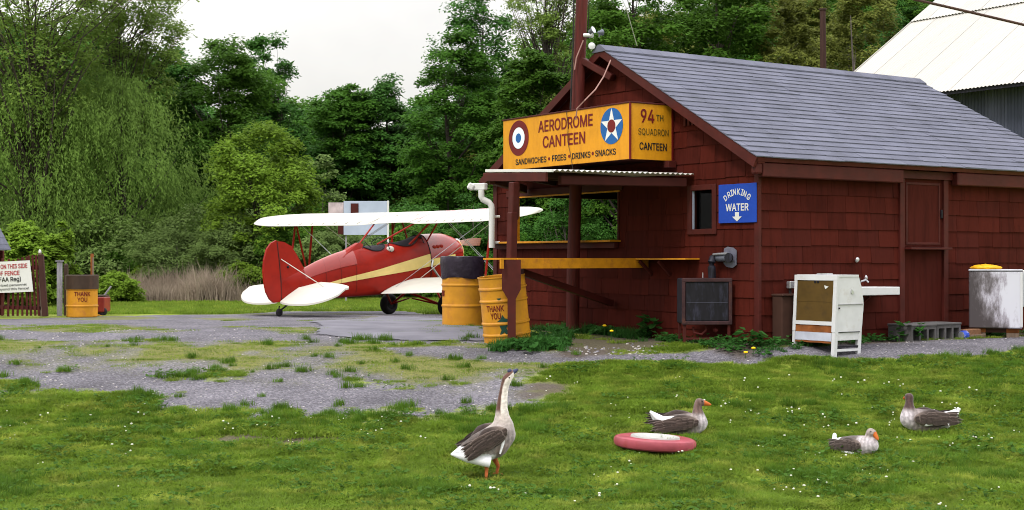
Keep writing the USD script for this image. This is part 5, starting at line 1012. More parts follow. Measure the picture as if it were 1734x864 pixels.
v = np.array([[8.4, y, ze + 8.4 * sl + dz] for y in (-11, .05) for dz in (0, -.1)] + [[17.1, y, ze - .2 + dz] for y in (-11, .05) for dz in (0, -.1)]); part(barn, 'far_roof', trimesh.convex.convex_hull(v), M_barnroof[0])
for k in range(15):
    y0_ = -10.7 + k * .70; n = 28; ys = np.linspace(y0_, y0_ + .695, n); a = .012 * np.sin((ys - y0_) * 2 * np.pi / .1)
    v = np.array([[.35 + q_ + (k % 3) * .012, y, z] for z in (-.4, ze + .18) for y, q_ in zip(ys, a)]); i_ = np.arange(n - 1)
    part(barn, 'wall_sheet', trimesh.Trimesh(v, np.vstack([np.stack([i_, n + i_, n + 1 + i_], 1), np.stack([i_, n + 1 + i_, i_ + 1], 1)]), process=False), M_barnwall[rr_.integers(3)])
part(barn, 'side_wall', trimesh.convex.convex_hull(np.array([[x, y, z] for y in (-.3, -.35) for x, z in ((.4, -.4), (.4, ze + .15), (8.4, ze + 8.2 * sl), (16.6, ze), (16.6, -.4))])), M_barnwall[1])
part(barn, 'barge_board', trimesh.convex.convex_hull(np.array([[x, y, ze + x * sl + dz] for x in (-.35, 8.4) for y in (.05, .08) for dz in (-.12, .03)])), M_barnroof[2])
part(barn, 'eave_board', bx(-.3, -.24, -11, .0, ze - .30 * sl - .12, ze - .30 * sl - .03), M_black)
part(barn, 'wall_conduit', tube([(.28, -6.9, 3.55), (.28, -7.6, 3.75), (.28, -9, 3.9)], .03, 6), M_galv)

fp = thing('distant_pole', 'plain brown timber pole rising behind the hut roof ridge', 'pole', at(1395, 200, 44), 0, world=True)
part(fp, 'shaft', tube([at(1395, 330, 44), at(1394.5, 150, 44), at(1393.5, 16, 44)], [.11, .10, .09], 12), paint('dark_creosoted_pole', (.045, .022, .018), .85, .3, 5, stretch=(4, 4, .5))); part(fp, 'cap', tube([at(1393.5, 17, 44), at(1393.5, 14.5, 44)], .12, 10), M_dbrown)
w0, w1, w2_ = at(1480, -16, 22), at(1600, 9, 22.5), at(1900, 82, 24)
tt = np.linspace(0, 1, 24)[:, None]; single('overhead_cable', tube((1 - tt) ** 2 * w0 + 2 * tt * (1 - tt) * w1 + tt ** 2 * w2_, .022, 6), paint('brown_cable', (.06, .03, .025), .7), 'thick dark overhead cable crossing in front of the white barn roof', 'cable')
single('overhead_wire', tube([at(1040, -30, 30), at(1060, 12, 30), at(1079, 78, 30.5)], .009, 5), M_galv, 'thin slanting wire in front of the trees behind the hut ridge', 'wire')

# ---------------------------------------------------------------- painted tyre used as a water trough
c_ = G(1115, 776); k_ = c_[1] / FOC; Rt = 71 * k_; rt = .078
c_ = c_ + np.array([0, Rt * .9, 0]); c_tyre, Rt_tyre = c_.copy(), Rt; tyre = thing('painted_tyre', 'pink painted tyre lying flat in the grass as a water trough', 'tyre', (c_[0], c_[1], float(T(c_[0], c_[1])) + .03), 0)
M_tyre = paint('pink_red_rubber_paint', (.30, .060, .080), .38, .3, 6, stain=.6, stain_col=(.22, .04, .035), stain_scale=9, coat=.1)
an = np.linspace(0, 2 * np.pi, 25)[:-1]; prof = [(Rt - rt * 1.05 + rt * 1.05 * np.sign(math.cos(a)) * abs(math.cos(a)) ** .7, .052 * np.sign(math.sin(a)) * abs(math.sin(a)) ** .75 + .032) for a in an]; prof.append(prof[0])
tl = rot('y', 3.2) @ rot('x', -1.0)
part(tyre, 'tyre', xf(lathe(prof, 72), tl), M_tyre, smooth=50)
part(tyre, 'tread_ring', xf(lathe([(Rt - .006, .00), (Rt + .003, .02), (Rt + .003, .05), (Rt - .006, .07)], 72), tl), M_tyre, smooth=50)
part(tyre, 'basin', xf(lathe([(.001, .062), (Rt - .20, .064), (Rt - .165, .084), (Rt - .148, .092), (Rt - .142, .070)], 48), tl), paint('milky_basin', (.38, .38, .365), .3, .2, 10, stain=.4, stain_col=(.40, .38, .33), stain_scale=8), smooth=50)
# ---------------------------------------------------------------- biplane
PM = np.array([-2.06, 29.9]); PT = math.radians(48.7); PF = np.array([math.cos(PT), math.sin(PT)]); PL = np.array([-PF[1], PF[0]])
pz0 = -.17
def bp(px, py, Y=0.0):
    """Where the sight line through a pixel meets the plane Y metres left of the aeroplane's middle, in its own axes (forward, left, up)."""
    a = (px - CX) / FOC; o = PM + PL * Y; x = (a * o[1] - o[0]) / (PF[0] - a * PF[1]); w = o + PF * x
    return np.array([x, Y, EYE - (py - HY) / FOC * w[1] - pz0])
plane = thing('biplane', 'red open cockpit biplane with white wings and cream side stripe parked on the lot', 'aeroplane', (PM[0], PM[1], pz0), PT)
M_pred = paint('aeroplane_red_fabric', (.225, .0105, .0055), .38, .14, 3, stain=.35, stain_col=(.12, .007, .005), stain_scale=7, coat=.08, spec=.10)
M_pwhite = paint('aeroplane_white_fabric', (.50, .485, .44), .42, .05, 2, stain=.45, stain_col=(.46, .44, .39), stain_scale=3, stretch=(1, 2.5, 1))
M_pcream = paint('aeroplane_cream_stripe', (.62, .47, .17), .35, .1, 5)
M_tyreb = paint('tyre_black', (.016, .014, .018), .7, .3, 20); M_prop = paint('varnished_propeller', (.16, .055, .025), .3, .3, 8, stretch=(1, 1, 8), coat=.5)
M_cock = paint('cockpit_dark', (.012, .01, .014), .6); M_wind = mat('windscreen', {'f': ('fresnel', {'IOR': 1.45}), 't': ('transparent_bsdf', {'color': (.85, .9, .95)}), 'gl': ('glossy_bsdf', {'roughness': .02}), 'm': ('mix_closure', {})}, [('f.fac', 'm.fac'), ('t.BSDF', 'm.closure1'), ('gl.BSDF', 'm.closure2')], surface='m.closure')
# fuselage loft: stations (pixel of the top line, pixel of the bottom line) on the middle plane
tops = [(474, 471), (505, 459), (540, 441), (575, 427), (610, 418), (645, 415), (680, 408), (715, 397), (742, 396), (760, 401), (770, 407)]
bots = [(474, 510), (505, 509), (540, 507), (575, 504), (610, 501.5), (652, 498), (680, 492), (715, 480), (742, 470), (760, 455), (770, 446)]
Tp, Bp = np.array([bp(*t) for t in tops]), np.array([bp(*t) for t in bots])
xs = np.linspace(min(Tp[0, 0], Bp[0, 0]), Tp[-1, 0], 60)
ft, fb_ = PchipInterpolator(Tp[:, 0], Tp[:, 2]), PchipInterpolator(np.sort(Bp[:, 0]), Bp[np.argsort(Bp[:, 0]), 2])
wid = PchipInterpolator([xs[0], xs[0] + .5, xs[0] + 1.6, -1.3, -.2, .6, 1.0, xs[-1]], [.025, .10, .22, .33, .36, .35, .33, .27])
def fus(x, ph, off=0.0):
    t_, b_ = ft(np.clip(x, Tp[0, 0], Tp[-1, 0])), fb_(np.clip(x, Bp[:, 0].min(), Bp[:, 0].max())); zc, h = b_ + (t_ - b_) * .45, (t_ - b_)
    c, s = np.cos(ph), np.sin(ph); e = np.where(s > 0, 1.15, .55); w = wid(np.clip(x, xs[0], xs[-1])) + off
    hh = np.where(s > 0, h * .55, h * .45) + off
    return np.stack([x + 0 * ph, w * np.sign(c) * np.abs(c) ** np.where(s > 0, .95, .45), zc + hh * np.sign(s) * np.abs(s) ** e], -1)
nph = 40; ph = np.arange(nph) * 2 * np.pi / nph + .001; A, B = np.meshgrid(xs, ph, indexing='ij'); V = fus(A, B).reshape(-1, 3)
i, j = np.meshgrid(np.arange(len(xs) - 1), np.arange(nph), indexing='ij'); qf = np.stack([i * nph + j, i * nph + (j + 1) % nph, (i + 1) * nph + (j + 1) % nph, (i + 1) * nph + j], -1).reshape(-1, 4)
V = np.vstack([V, [[xs[0], 0, V[:nph, 2].mean()], [xs[-1] + .05, 0, V[-nph:, 2].mean()]]]); k = np.arange(nph); e_ = (len(xs) - 1) * nph
F_ = np.vstack([qf[:, [0, 2, 1]], qf[:, [0, 3, 2]], np.stack([np.full(nph, len(V) - 2), k, (k + 1) % nph], 1), np.stack([np.full(nph, len(V) - 1), e_ + (k + 1) % nph, e_ + k], 1)])
fuse = part(plane, 'fuselage', trimesh.Trimesh(V, F_, process=False), M_pred, smooth=40)
def fus_z(x, z, side=-1, off=.004):
    """Point of the fuselage's skin at x and height z on one side."""
    p_ = np.linspace(-np.pi / 2 + .02, np.pi / 2 - .02, 240); c = fus(np.full(240, x), p_, off); y = np.interp(z, c[:, 2], c[:, 1]); return np.array([x, side * y, z])
up_, lo_ = [(548, 484.5), (590, 471), (640, 456.5), (690, 441), (726, 430), (750, 422), (769, 415)], [(548, 487.5), (590, 478.5), (640, 468), (690, 459), (726, 451), (750, 446), (769, 441)]
U_, D_ = np.array([bp(*t, -.3) for t in up_]), np.array([bp(*t, -.3) for t in lo_])
xq = np.linspace(U_[0, 0], min(U_[-1, 0], xs[-1] - .02), 40); zu, zd = np.interp(xq, U_[:, 0], U_[:, 2]), np.interp(xq, D_[:, 0], D_[:, 2])
for sd2, nm in ((-1, 'stripe'), (1, 'stripe')):
    R_ = np.array([[fus_z(x, a + (b - a) * t, sd2) for t in np.linspace(0, 1, 6)] for x, a, b in zip(xq, zd, zu)]); i, j = np.meshgrid(np.arange(39), np.arange(5), indexing='ij'); qq = np.stack([i * 6 + j, (i + 1) * 6 + j, (i + 1) * 6 + j + 1, i * 6 + j + 1], -1).reshape(-1, 4)
    part(plane, nm, trimesh.Trimesh(R_.reshape(-1, 3), np.vstack([qq[:, [0, 1, 2]], qq[:, [0, 2, 3]]]), process=False), M_pcream, smooth=True)
def hoop(x, off, w):
    p_ = np.linspace(-.6, np.pi + .6, 50); return tube(fus(np.full(50, x), p_, off), w, 6)
xcw = bp(727, 430, -.3)[0]
M_cowl = paint('glossy_red_metal', (.22, .010, .006), .22, .10, 4, coat=.7, spec=.4)
def skin(x0_, x1_, a0, a1, off, nx=24, na=22):
    A_, B_ = np.meshgrid(np.linspace(x0_, x1_, nx), np.linspace(a0, a1, na), indexing='ij'); v = fus(A_, B_, off).reshape(-1, 3); i, j = np.meshgrid(np.arange(nx - 1), np.arange(na - 1), indexing='ij')
    q = np.stack([i * na + j, (i + 1) * na + j, (i + 1) * na + j + 1, i * na + j + 1], -1).reshape(-1, 4); return trimesh.Trimesh(v, np.vstack([q[:, [0, 1, 2]], q[:, [0, 2, 3]]]), process=False)
part(plane, 'cowling', skin(xcw + .01, xs[-1] - .02, math.radians(8), math.radians(172), .007), M_cowl, smooth=True)
part(plane, 'turtle_deck', skin(bp(512, 455)[0], bp(592, 420)[0], math.radians(28), math.radians(152), .006), M_cowl, smooth=True)
for xq_ in np.linspace(bp(520, 450)[0], bp(590, 420)[0], 4)[1:]: part(plane, 'frame_seam', tube(fus(np.full(30, xq_), np.linspace(-.7, math.pi + .7, 30), .003), .004, 4), M_trim)
part(plane, 'cowl_joint', hoop(xcw, .002, .010), M_cock); part(plane, 'nose_band', hoop(xs[-1] - .015, .002, .012), M_pcream)
part(plane, 'exhaust_pipe', tube([fus_z(xcw + .03, bp(730, 441, -.3)[2], -1, .02), fus_z(xcw - .02, bp(728, 452, -.3)[2], -1, .04), bp(744, 470, -.45)], .022, 8), M_galv)
part(plane, 'cowl_cap', xf(trimesh.creation.icosphere(2, .045), None, fus(np.array(xcw - .1), np.array(1.9))), M_black)
for dx in (.25, .42, .6): part(plane, 'cylinder_bump', xf(trimesh.creation.icosphere(2, .05), np.diag([1.2, .6, .9]), fus(np.array(xcw + dx * .6), np.array(2.55))), M_pred)
# cockpits: flat dark ovals, shade of the wells put into their colour, rims, screens, headrest
def cockpit(px0, px1, lab):
    xa, xb = bp(px0, 420)[0], bp(px1, 420)[0]; xm, hl = (xa + xb) / 2, (xb - xa) / 2; a = np.linspace(0, 2 * np.pi, 41)[:-1]
    rim = np.array([fus(np.array(xm + hl * math.cos(t)), np.array(np.pi / 2 - .60 * math.sin(t)), .006) for t in a]); rings = [np.array([fus(np.array(xm + q * hl * math.cos(t)), np.array(np.pi / 2 - q * .60 * math.sin(t)), .005) for t in a]) for q in (1., .8, .6, .4, .2)]
    v = np.vstack(rings + [fus(np.array(xm), np.array(np.pi / 2), .005)[None]]); f = [[r0 * 40 + k, r0 * 40 + (k + 1) % 40, r0 * 40 + 40 + (k + 1) % 40] for r0 in range(4) for k in range(40)] + [[r0 * 40 + k, r0 * 40 + 40 + (k + 1) % 40, r0 * 40 + 40 + k] for r0 in range(4) for k in range(40)] + [[160 + k, 160 + (k + 1) % 40, 200] for k in range(40)]
    part(plane, 'cockpit', trimesh.Trimesh(v, np.array(f), process=False), M_cock, label=lab); part(plane, 'cockpit_rim', tube(np.vstack([rim, rim[:1]]) + [0, 0, .006], .014, 6), M_tyreb)
    return xa, xb
xa, xb = cockpit(609, 647, 'dark skin patch painted as the shaded rear cockpit'); xc, xd = cockpit(660, 703, 'dark skin patch painted as the shaded front cockpit')
def screen(x, hgt):
    p_ = np.linspace(np.pi / 2 - .7, np.pi / 2 + .7, 9); b_ = fus(np.full(9, x), p_, .0); t_ = fus(np.full(9, x - .10), np.pi / 2 + (p_ - np.pi / 2) * .7, hgt); v = np.vstack([b_, t_]); k = np.arange(8)
    part(plane, 'windscreen', trimesh.Trimesh(v, np.vstack([np.stack([k, k + 1, k + 10], 1), np.stack([k, k + 10, k + 9], 1)]), process=False), M_wind); part(plane, 'windscreen_frame', tube(np.vstack([b_[:1], t_, b_[-1:]]), .009, 5), M_black)
screen(xb + .02, .15); screen(xd + .02, .13)
part(plane, 'screen_fairing', xf(trimesh.creation.icosphere(2, .09), np.diag([1, .8, .7]), fus(np.array(xb + .05), np.array(np.pi / 2 + .55))), M_pwhite)
hr = np.array([bp(573, 431), bp(590, 420), bp(604, 411.5), bp(611, 413), bp(612, 424)]); part(plane, 'headrest', trimesh.convex.convex_hull(np.vstack([hr + [0, dy * s_, 0] for dy, s_ in ((.05, 1), (-.05, 1))] + [hr[[0, 4]] * [1, 0, 1] + [0, dy, -.06] for dy in (.13, -.13)])), M_pred, smooth=30)
part(plane, 'mirror', tube([bp(614, 421, -.2), bp(618, 410.5, -.2), bp(628, 419, -.2)], .010, 5), M_cock)
# wings: swept, rounded tips, slender section
def wing(name, half, le0, te0, zle, zte, sweep, dih, thick, y0=0.0, cut=0.0, side=0, tipr=.9):
    """One wing: leading and trailing edge at the middle, swept back per metre of span, with rounded tips."""
    ys = np.concatenate([-half + (1 - np.cos(np.linspace(0, np.pi / 2, 16))) * tipr, np.linspace(-half + tipr, half - tipr, 34)[1:-1], (half - (1 - np.cos(np.linspace(0, np.pi / 2, 16))) * tipr)[::-1]])
    if side: ys = side * np.concatenate([np.linspace(y0, half - tipr, 20), (half - (1 - np.cos(np.linspace(0, np.pi / 2, 16))) * tipr)[::-1][1:]])
    cs = np.array([1.0, .97, .9, .75, .55, .35, .2, .09, .02, 0.0]); th = np.array([.0, .18, .42, .8, 1.0, .95, .78, .52, .22, 0.0])
    lo = -.25 * th; loop_c = np.concatenate([cs, cs[-2:0:-1]]); loop_t = np.concatenate([th, lo[-2:0:-1]]); n = len(loop_c); V = []
    for y in ys:
        t = np.clip((half - abs(y)) / tipr, 0, 1); f = math.sqrt(max(0, 1 - (1 - t) ** 2)); f = max(f, .05)
        ch = le0 - te0; mid = le0 - .38 * ch - sweep * abs(y); le, te = mid + .38 * ch * f, mid - .62 * ch * f ** .8
        te += cut * np.clip(1 - (abs(y) / .85) ** 2, 0, 1) if cut else 0
        zl, zt_ = zle + dih * abs(y), zte + dih * abs(y); X = le + (te - le) * loop_c; Z = zl + (zt_ - zl) * (le0 - sweep * abs(y) - X) / ch + thick * loop_t * (.4 + .6 * f)
        V.append(np.stack([X, np.full(n, y), Z], 1))
    V = np.array(V); m_ = len(ys); i, j = np.meshgrid(np.arange(m_ - 1), np.arange(n), indexing='ij'); qq = np.stack([i * n + j, i * n + (j + 1) % n, (i + 1) * n + (j + 1) % n, (i + 1) * n + j], -1).reshape(-1, 4); v = V.reshape(-1, 3)
    caps = []
    for s_ in (0, m_ - 1): caps += [[s_ * n, s_ * n + k, s_ * n + k + 1] for k in range(1, n - 1)]
    return trimesh.Trimesh(v, np.vstack([qq[:, [0, 1, 2]], qq[:, [0, 2, 3]], caps]), process=False)
zw = 1.89 - pz0
upw = part(plane, 'upper_wing', wing('u', 4.09, .50, -.66, zw + .10, zw - .175, .193, .004, .10, cut=.22, tipr=1.15), M_pwhite, smooth=45)
M_tape = paint('fabric_tape', (.40, .385, .345), .5, .1)
for k in range(-10, 11):
    y = k * .30; part(upw, 'rib_tape', tube([(.46 - .193 * abs(y), y, zw + .105), (.2 - .193 * abs(y), y, zw + .113), (-.15 - .193 * abs(y), y, zw + .045), (-.63 - .193 * abs(y) + (.2 if abs(y) < .5 else 0), y, zw - .128 + (.03 if abs(y) < .5 else 0))], .008, 4), M_tape)
for s_ in (-1, 1):                                        # aileron gaps, hinge fittings
    y_ = np.linspace(1.7, 3.5, 12) * s_; c = .72; xx = .50 - .193 * np.abs(y_) - 1.16 * c; zg_ = zw + .10 + .004 * np.abs(y_) - .275 * c + .10 * .45 + .004
    part(upw, 'aileron_gap', tube(np.stack([xx, y_, zg_], 1), .007, 5), paint('seam_grey', (.12, .115, .11), .7) if s_ < 0 else '/World/Looks/seam_grey')
M_reg = paint('faded_pink_registration', (.70, .42, .44), .5, .1)
reg = text('NC3C', .40, 1.75, True, .004); rv, rf = trimesh.remesh.subdivide_to_size(reg.vertices, reg.faces, .05)
yv = -1.55 - rv[:, 0]; vx = -.13 + rv[:, 1] * 1.5 - .193 * np.abs(yv); c_ = np.clip((.50 - .193 * np.abs(yv) - vx) / 1.16, 0, 1)
zz = zw + .07 + .004 * np.abs(yv) - .275 * c_ + .03 + .10 * np.interp(c_, [0, .02, .09, .2, .35, .55, .75, .9, .97, 1.0], [0, .22, .52, .78, .95, 1.0, .8, .42, .18, 0]) + .002 + rv[:, 2]
part(upw, 'registration_letters', trimesh.Trimesh(np.stack([vx, yv, zz], 1), rf, process=False), M_reg)
lwz0, lwz1 = .30 - pz0, .60 - pz0
low = []
for s_ in (-1, 1): part(plane, 'lower_wing', wing('l', 3.62, -.10, -1.24, lwz1 - .01, lwz0, .03, .03, .09, y0=.30, side=s_, tipr=.9), M_pwhite, smooth=45)
# struts
def strut(a, b, r_=.022, mt=M_pred, nm='strut'): part(plane, nm, tube([a, (np.asarray(a) + np.asarray(b)) / 2, b], [r_ * .8, r_, r_ * .8], 8), mt)
def uz(x, y): return zw + .09 + .004 * abs(y) - (.50 - .193 * abs(y) - x) * .235
def lz(x, y): return lwz1 + .03 * abs(y) - (-.10 - .03 * abs(y) - x) * .26
for s_ in (-1, 1):
    Y = 2.9 * s_; fu, ru = -.28, -.78; fl, rl = -.42, -.98
    strut((fu, Y, uz(fu, Y)), (fl, Y, lz(fl, Y)), .026, nm='interplane_strut'); strut((ru, Y, uz(ru, Y)), (rl, Y, lz(rl, Y)), .024, nm='interplane_strut'); strut((ru, Y, uz(ru, Y)), (fl, Y, lz(fl, Y)), .022, nm='interplane_strut')
    yb = .62 * s_; f_ = lambda x, z: fus_z(x, z, s_, 0)
    for xu, px, py in ((.30, 724, 410), (.06, 697, 414), (-.45, 640, 414)):
        b_ = bp(px, py, -.3); strut((xu - .1, yb, uz(xu - .1, yb) + .0), (b_[0], .27 * s_, b_[2]), .019, nm='cabane_strut')
    strut((.06, yb, uz(.06, yb)), (bp(697, 414, -.3)[0] - .05, .27 * s_, bp(697, 414, -.3)[2]), .015, nm='cabane_strut')
    for dx in (0, -.06): strut((.2 + dx, .62 * s_, uz(.2, .6)), (fl + dx, Y, lz(fl, Y)), .007, M_galv, 'landing_wire')
    strut((fu, Y * .97, uz(fu, Y)), (-.25, .36 * s_, lz(-.25, .36)), .008, M_pwhite, 'flying_wire'); strut((ru, Y * .97, uz(ru, Y)), (-1.0, .36 * s_, lz(-1., .36)), .006, M_galv, 'flying_wire')
# tail
tl_ = lambda *p: [bp(a, b) for a, b in p]
fin = tl_((476, 510), (476, 480), (472, 440), (468, 408.5), (480, 410), (492, 417), (501, 431), (508, 444), (515, 457), (520, 470), (500, 500))
rud = tl_((475, 511), (475, 480), (471, 440), (467, 407), (458, 412), (451, 422), (446.5, 440), (445, 460), (447, 480), (450, 495), (456, 507), (463, 513))
def plate(pts_, th):
    p2 = Polygon([(p[0], p[2]) for p in pts_]).buffer(.03).buffer(-.03); e = extr(p2, th); v = np.array(e.vertices); return trimesh.Trimesh(np.stack([v[:, 0], v[:, 2] - th / 2, v[:, 1]], 1), e.faces[:, ::-1], process=False)
part(plane, 'fin', plate(fin, .05), M_pred); part(plane, 'rudder', plate(rud, .045), M_pred)
part(plane, 'rudder_hinge', tube(tl_((475.5, 508), (475, 480), (471.5, 440), (468, 410)), .032, 6), M_trim)
for (px, py) in ((486, 452),): part(plane, 'fin_fitting', xf(trimesh.creation.icosphere(1, .025), None, bp(px, py) + [0, -.03, 0]), M_black)
stz = .47 - pz0
def tailplane(s_):
    # fixed plane, then the drooped elevator hinged behind it
    y = np.linspace(.05, 1.42, 22); f = np.sqrt(np.clip(1 - (y / 1.45) ** 2.6, 0, 1)); xh = -3.20; zl = stz - .02
    def strip(xa, xb, za, zb, th):
        top = np.stack([np.concatenate([xa, xb[::-1]]), np.concatenate([y, y[::-1]]) * s_, np.concatenate([za, zb[::-1]]) + th / 2], 1); n = len(top); v = np.vstack([top, top - [0, 0, th]]); m_ = len(y); fc = []
        for k in range(m_ - 1): a, b, c, d = k, k + 1, n - 2 - k, n - 1 - k; fc += [[a, b, c], [a, c, d], [n + a, n + c, n + b], [n + a, n + d, n + c]]
        for k in range(n): kk = (k + 1) % n; fc += [[k, n + k, n + kk], [k, n + kk, kk]]
        return trimesh.Trimesh(v, np.array(fc), process=False)
    xa = xh + .52 * f * (1 - .25 * y); part(plane, 'tailplane', strip(xa, np.full(22, xh + .01), zl + (xa - xh) * .2, np.full(22, zl), .035), M_pwhite)
    xb = xh - .50 * np.sqrt(np.clip(1 - (np.abs(y - .55) / .92) ** 2.4, 0, 1)); part(plane, 'elevator', strip(np.full(22, xh - .008), xb, np.full(22, zl), zl - (xh - xb) * .60, .035), M_pwhite)
    part(plane, 'elevator_hinge', tube([(xh, .1 * s_, zl + .015), (xh, 1.3 * s_, zl + .015)], .010, 5), M_pwhite)
tailplane(-1); tailplane(1)
part(plane, 'fin_stay', tube([bp(476, 439, -.03), (-3.1, -.72, stz)], .009, 5), M_pwhite); part(plane, 'fin_stay', tube([bp(476, 439, .03), (-3.1, .72, stz)], .009, 5), M_pwhite)
tw = bp(473, 536); tz = tw[2]
part(plane, 'tail_wheel', xf(lathe([(.01, -.025), (.05, -.028), (.075, -.012), (.075, .012), (.05, .028), (.01, .025)], 20), rot('x', 90), (tw[0], 0, tz + .075)), M_tyreb, smooth=40)
part(plane, 'tail_spring', beam((tw[0], 0, tz + .10), (tw[0] + .35, 0, tz + .30), .04, .02), M_black); part(plane, 'tail_fork', tube([(tw[0], .03, tz + .08), (tw[0] + .02, .02, tz + .2)], .012, 6), M_black)
# landing gear
for s_, px, py in ((1, 659, 534), (-1, 745, 534)):
    c_ = np.array([0, .76 if s_ > 0 else -.95, .225]); a = np.linspace(0, 2 * np.pi, 17)[:-1]
    part(plane, 'wheel', xf(lathe([(.155 + .07 * math.cos(t), .085 * math.sin(t)) for t in np.append(a, a[0])], 36), rot('x', 90), c_), M_tyreb, smooth=True); part(plane, 'wheel_disc', xf(lathe([(.001, -.05), (.15, -.045), (.15, .045), (.001, .05)], 28), rot('x', 90), c_), M_black)
    for xx, yy, zz_ in ((.30, .30, .62), (-.55, .30, .52)): strut(c_ - [0, .08 * s_, 0], (xx, yy * s_, zz_), .026, nm='gear_leg')
    strut(c_ - [0, .08 * s_, 0], (-.1, .05 * s_, .36), .018, nm='axle_strut')
# nose and propeller
nz = bp(771, 410); part(plane, 'prop_hub', xf(trimesh.creation.icosphere(2, .075), np.diag([1.2, 1, 1]), (xs[-1] + .06, 0, nz[2])), M_signwhite)
bl = []
for s_ in (-1, 1):
    v = []
    for t in np.linspace(.04, 1.0, 12):
        w_ = .055 + .045 * math.sin(min(1, t * 1.15) * math.pi * .75); tw_ = math.radians(55 - 38 * t) * -s_; d = np.array([math.sin(tw_), 0, math.cos(tw_)])
        for q_ in (-1, 1):
            for h_ in (-.012, .012): v.append(np.array([xs[-1] + .10, s_ * t * .66, nz[2]]) + d * w_ * q_ + np.array([h_, 0, 0]))
    v = np.array(v).reshape(12, 4, 3); fc = []
    for k in range(11):
        b0, b1 = k * 4, k * 4 + 4
        for a, b in ((0, 1), (1, 3), (3, 2), (2, 0)): fc += [[b0 + a, b0 + b, b1 + b], [b0 + a, b1 + b, b1 + a]]
    fc += [[0, 1, 3], [0, 3, 2], [44, 47, 45], [44, 46, 47]]
    bl.append(trimesh.Trimesh(v.reshape(-1, 3), np.array(fc), process=False))
for m in bl: part(plane, 'propeller_blade', m, M_prop)
# ---------------------------------------------------------------- geese
M_goose = mat('goose_plumage', {'c': ('attribute', {'attribute': 'tone'}), 'tc': ('texture_coordinate', {}), 'n': ('noise_texture', {'scale': 45.0, 'detail': 4.0}), 'nr': ('map_range', {'from_min': .3, 'from_max': .7, 'to_min': .8, 'to_max': 1.15}),
    'h': ('hsv', {}), 'v': ('voronoi_texture', {'scale': 34.0}), 'b': ('bump', {'strength': .5, 'distance': .006}), 'p': ('principled_bsdf', {'roughness': .75, 'specular_ior_level': .25, 'sheen_weight': .2})},
    [('tc.object', 'n.vector'), ('n.fac', 'nr.value'), ('nr.result', 'h.value'), ('c.color', 'h.color'), ('h.color', 'p.base_color'), ('tc.object', 'v.vector'), ('v.distance', 'b.height'), ('b.normal', 'p.normal')])
M_beak_o = paint('orange_bill', (.46, .115, .022), .4, .2, 30); M_beak_d = paint('slate_bill', (.035, .04, .09), .4, .2, 30); M_leg = paint('orange_leg', (.40, .11, .035), .5, .3, 30); M_eye = paint('goose_eye', (.01, .008, .008), .15)
BR, DB, WH, CR, GB, LB = (.060, .042, .036), (.035, .021, .017), (.60, .60, .64), (.46, .40, .37), (.215, .18, .175), (.16, .125, .11)
def body_mesh(chain, extra=(), edge=.011):
    """One continuous skin over a chain of balls (x, y, z, r) and side chains of the same."""
    ms = []
    def add(ch):
        for a, b in zip(ch[:-1], ch[1:]):
            ms.append(manifold3d.Manifold.batch_hull([manifold3d.Manifold.sphere(max(q[3], .004), 20).translate([float(t) for t in q[:3]]) for q in (a, b)]))
    add(chain); [add(c) for c in extra]
    m = manifold3d.Manifold.batch_boolean(ms, manifold3d.OpType.Add).refine_to_length(edge).to_mesh()
    t = trimesh.Trimesh(np.array(m.vert_properties[:, :3], float), np.array(m.tri_verts), process=True)
    trimesh.smoothing.filter_taubin(t, .5, .52, 24); return t
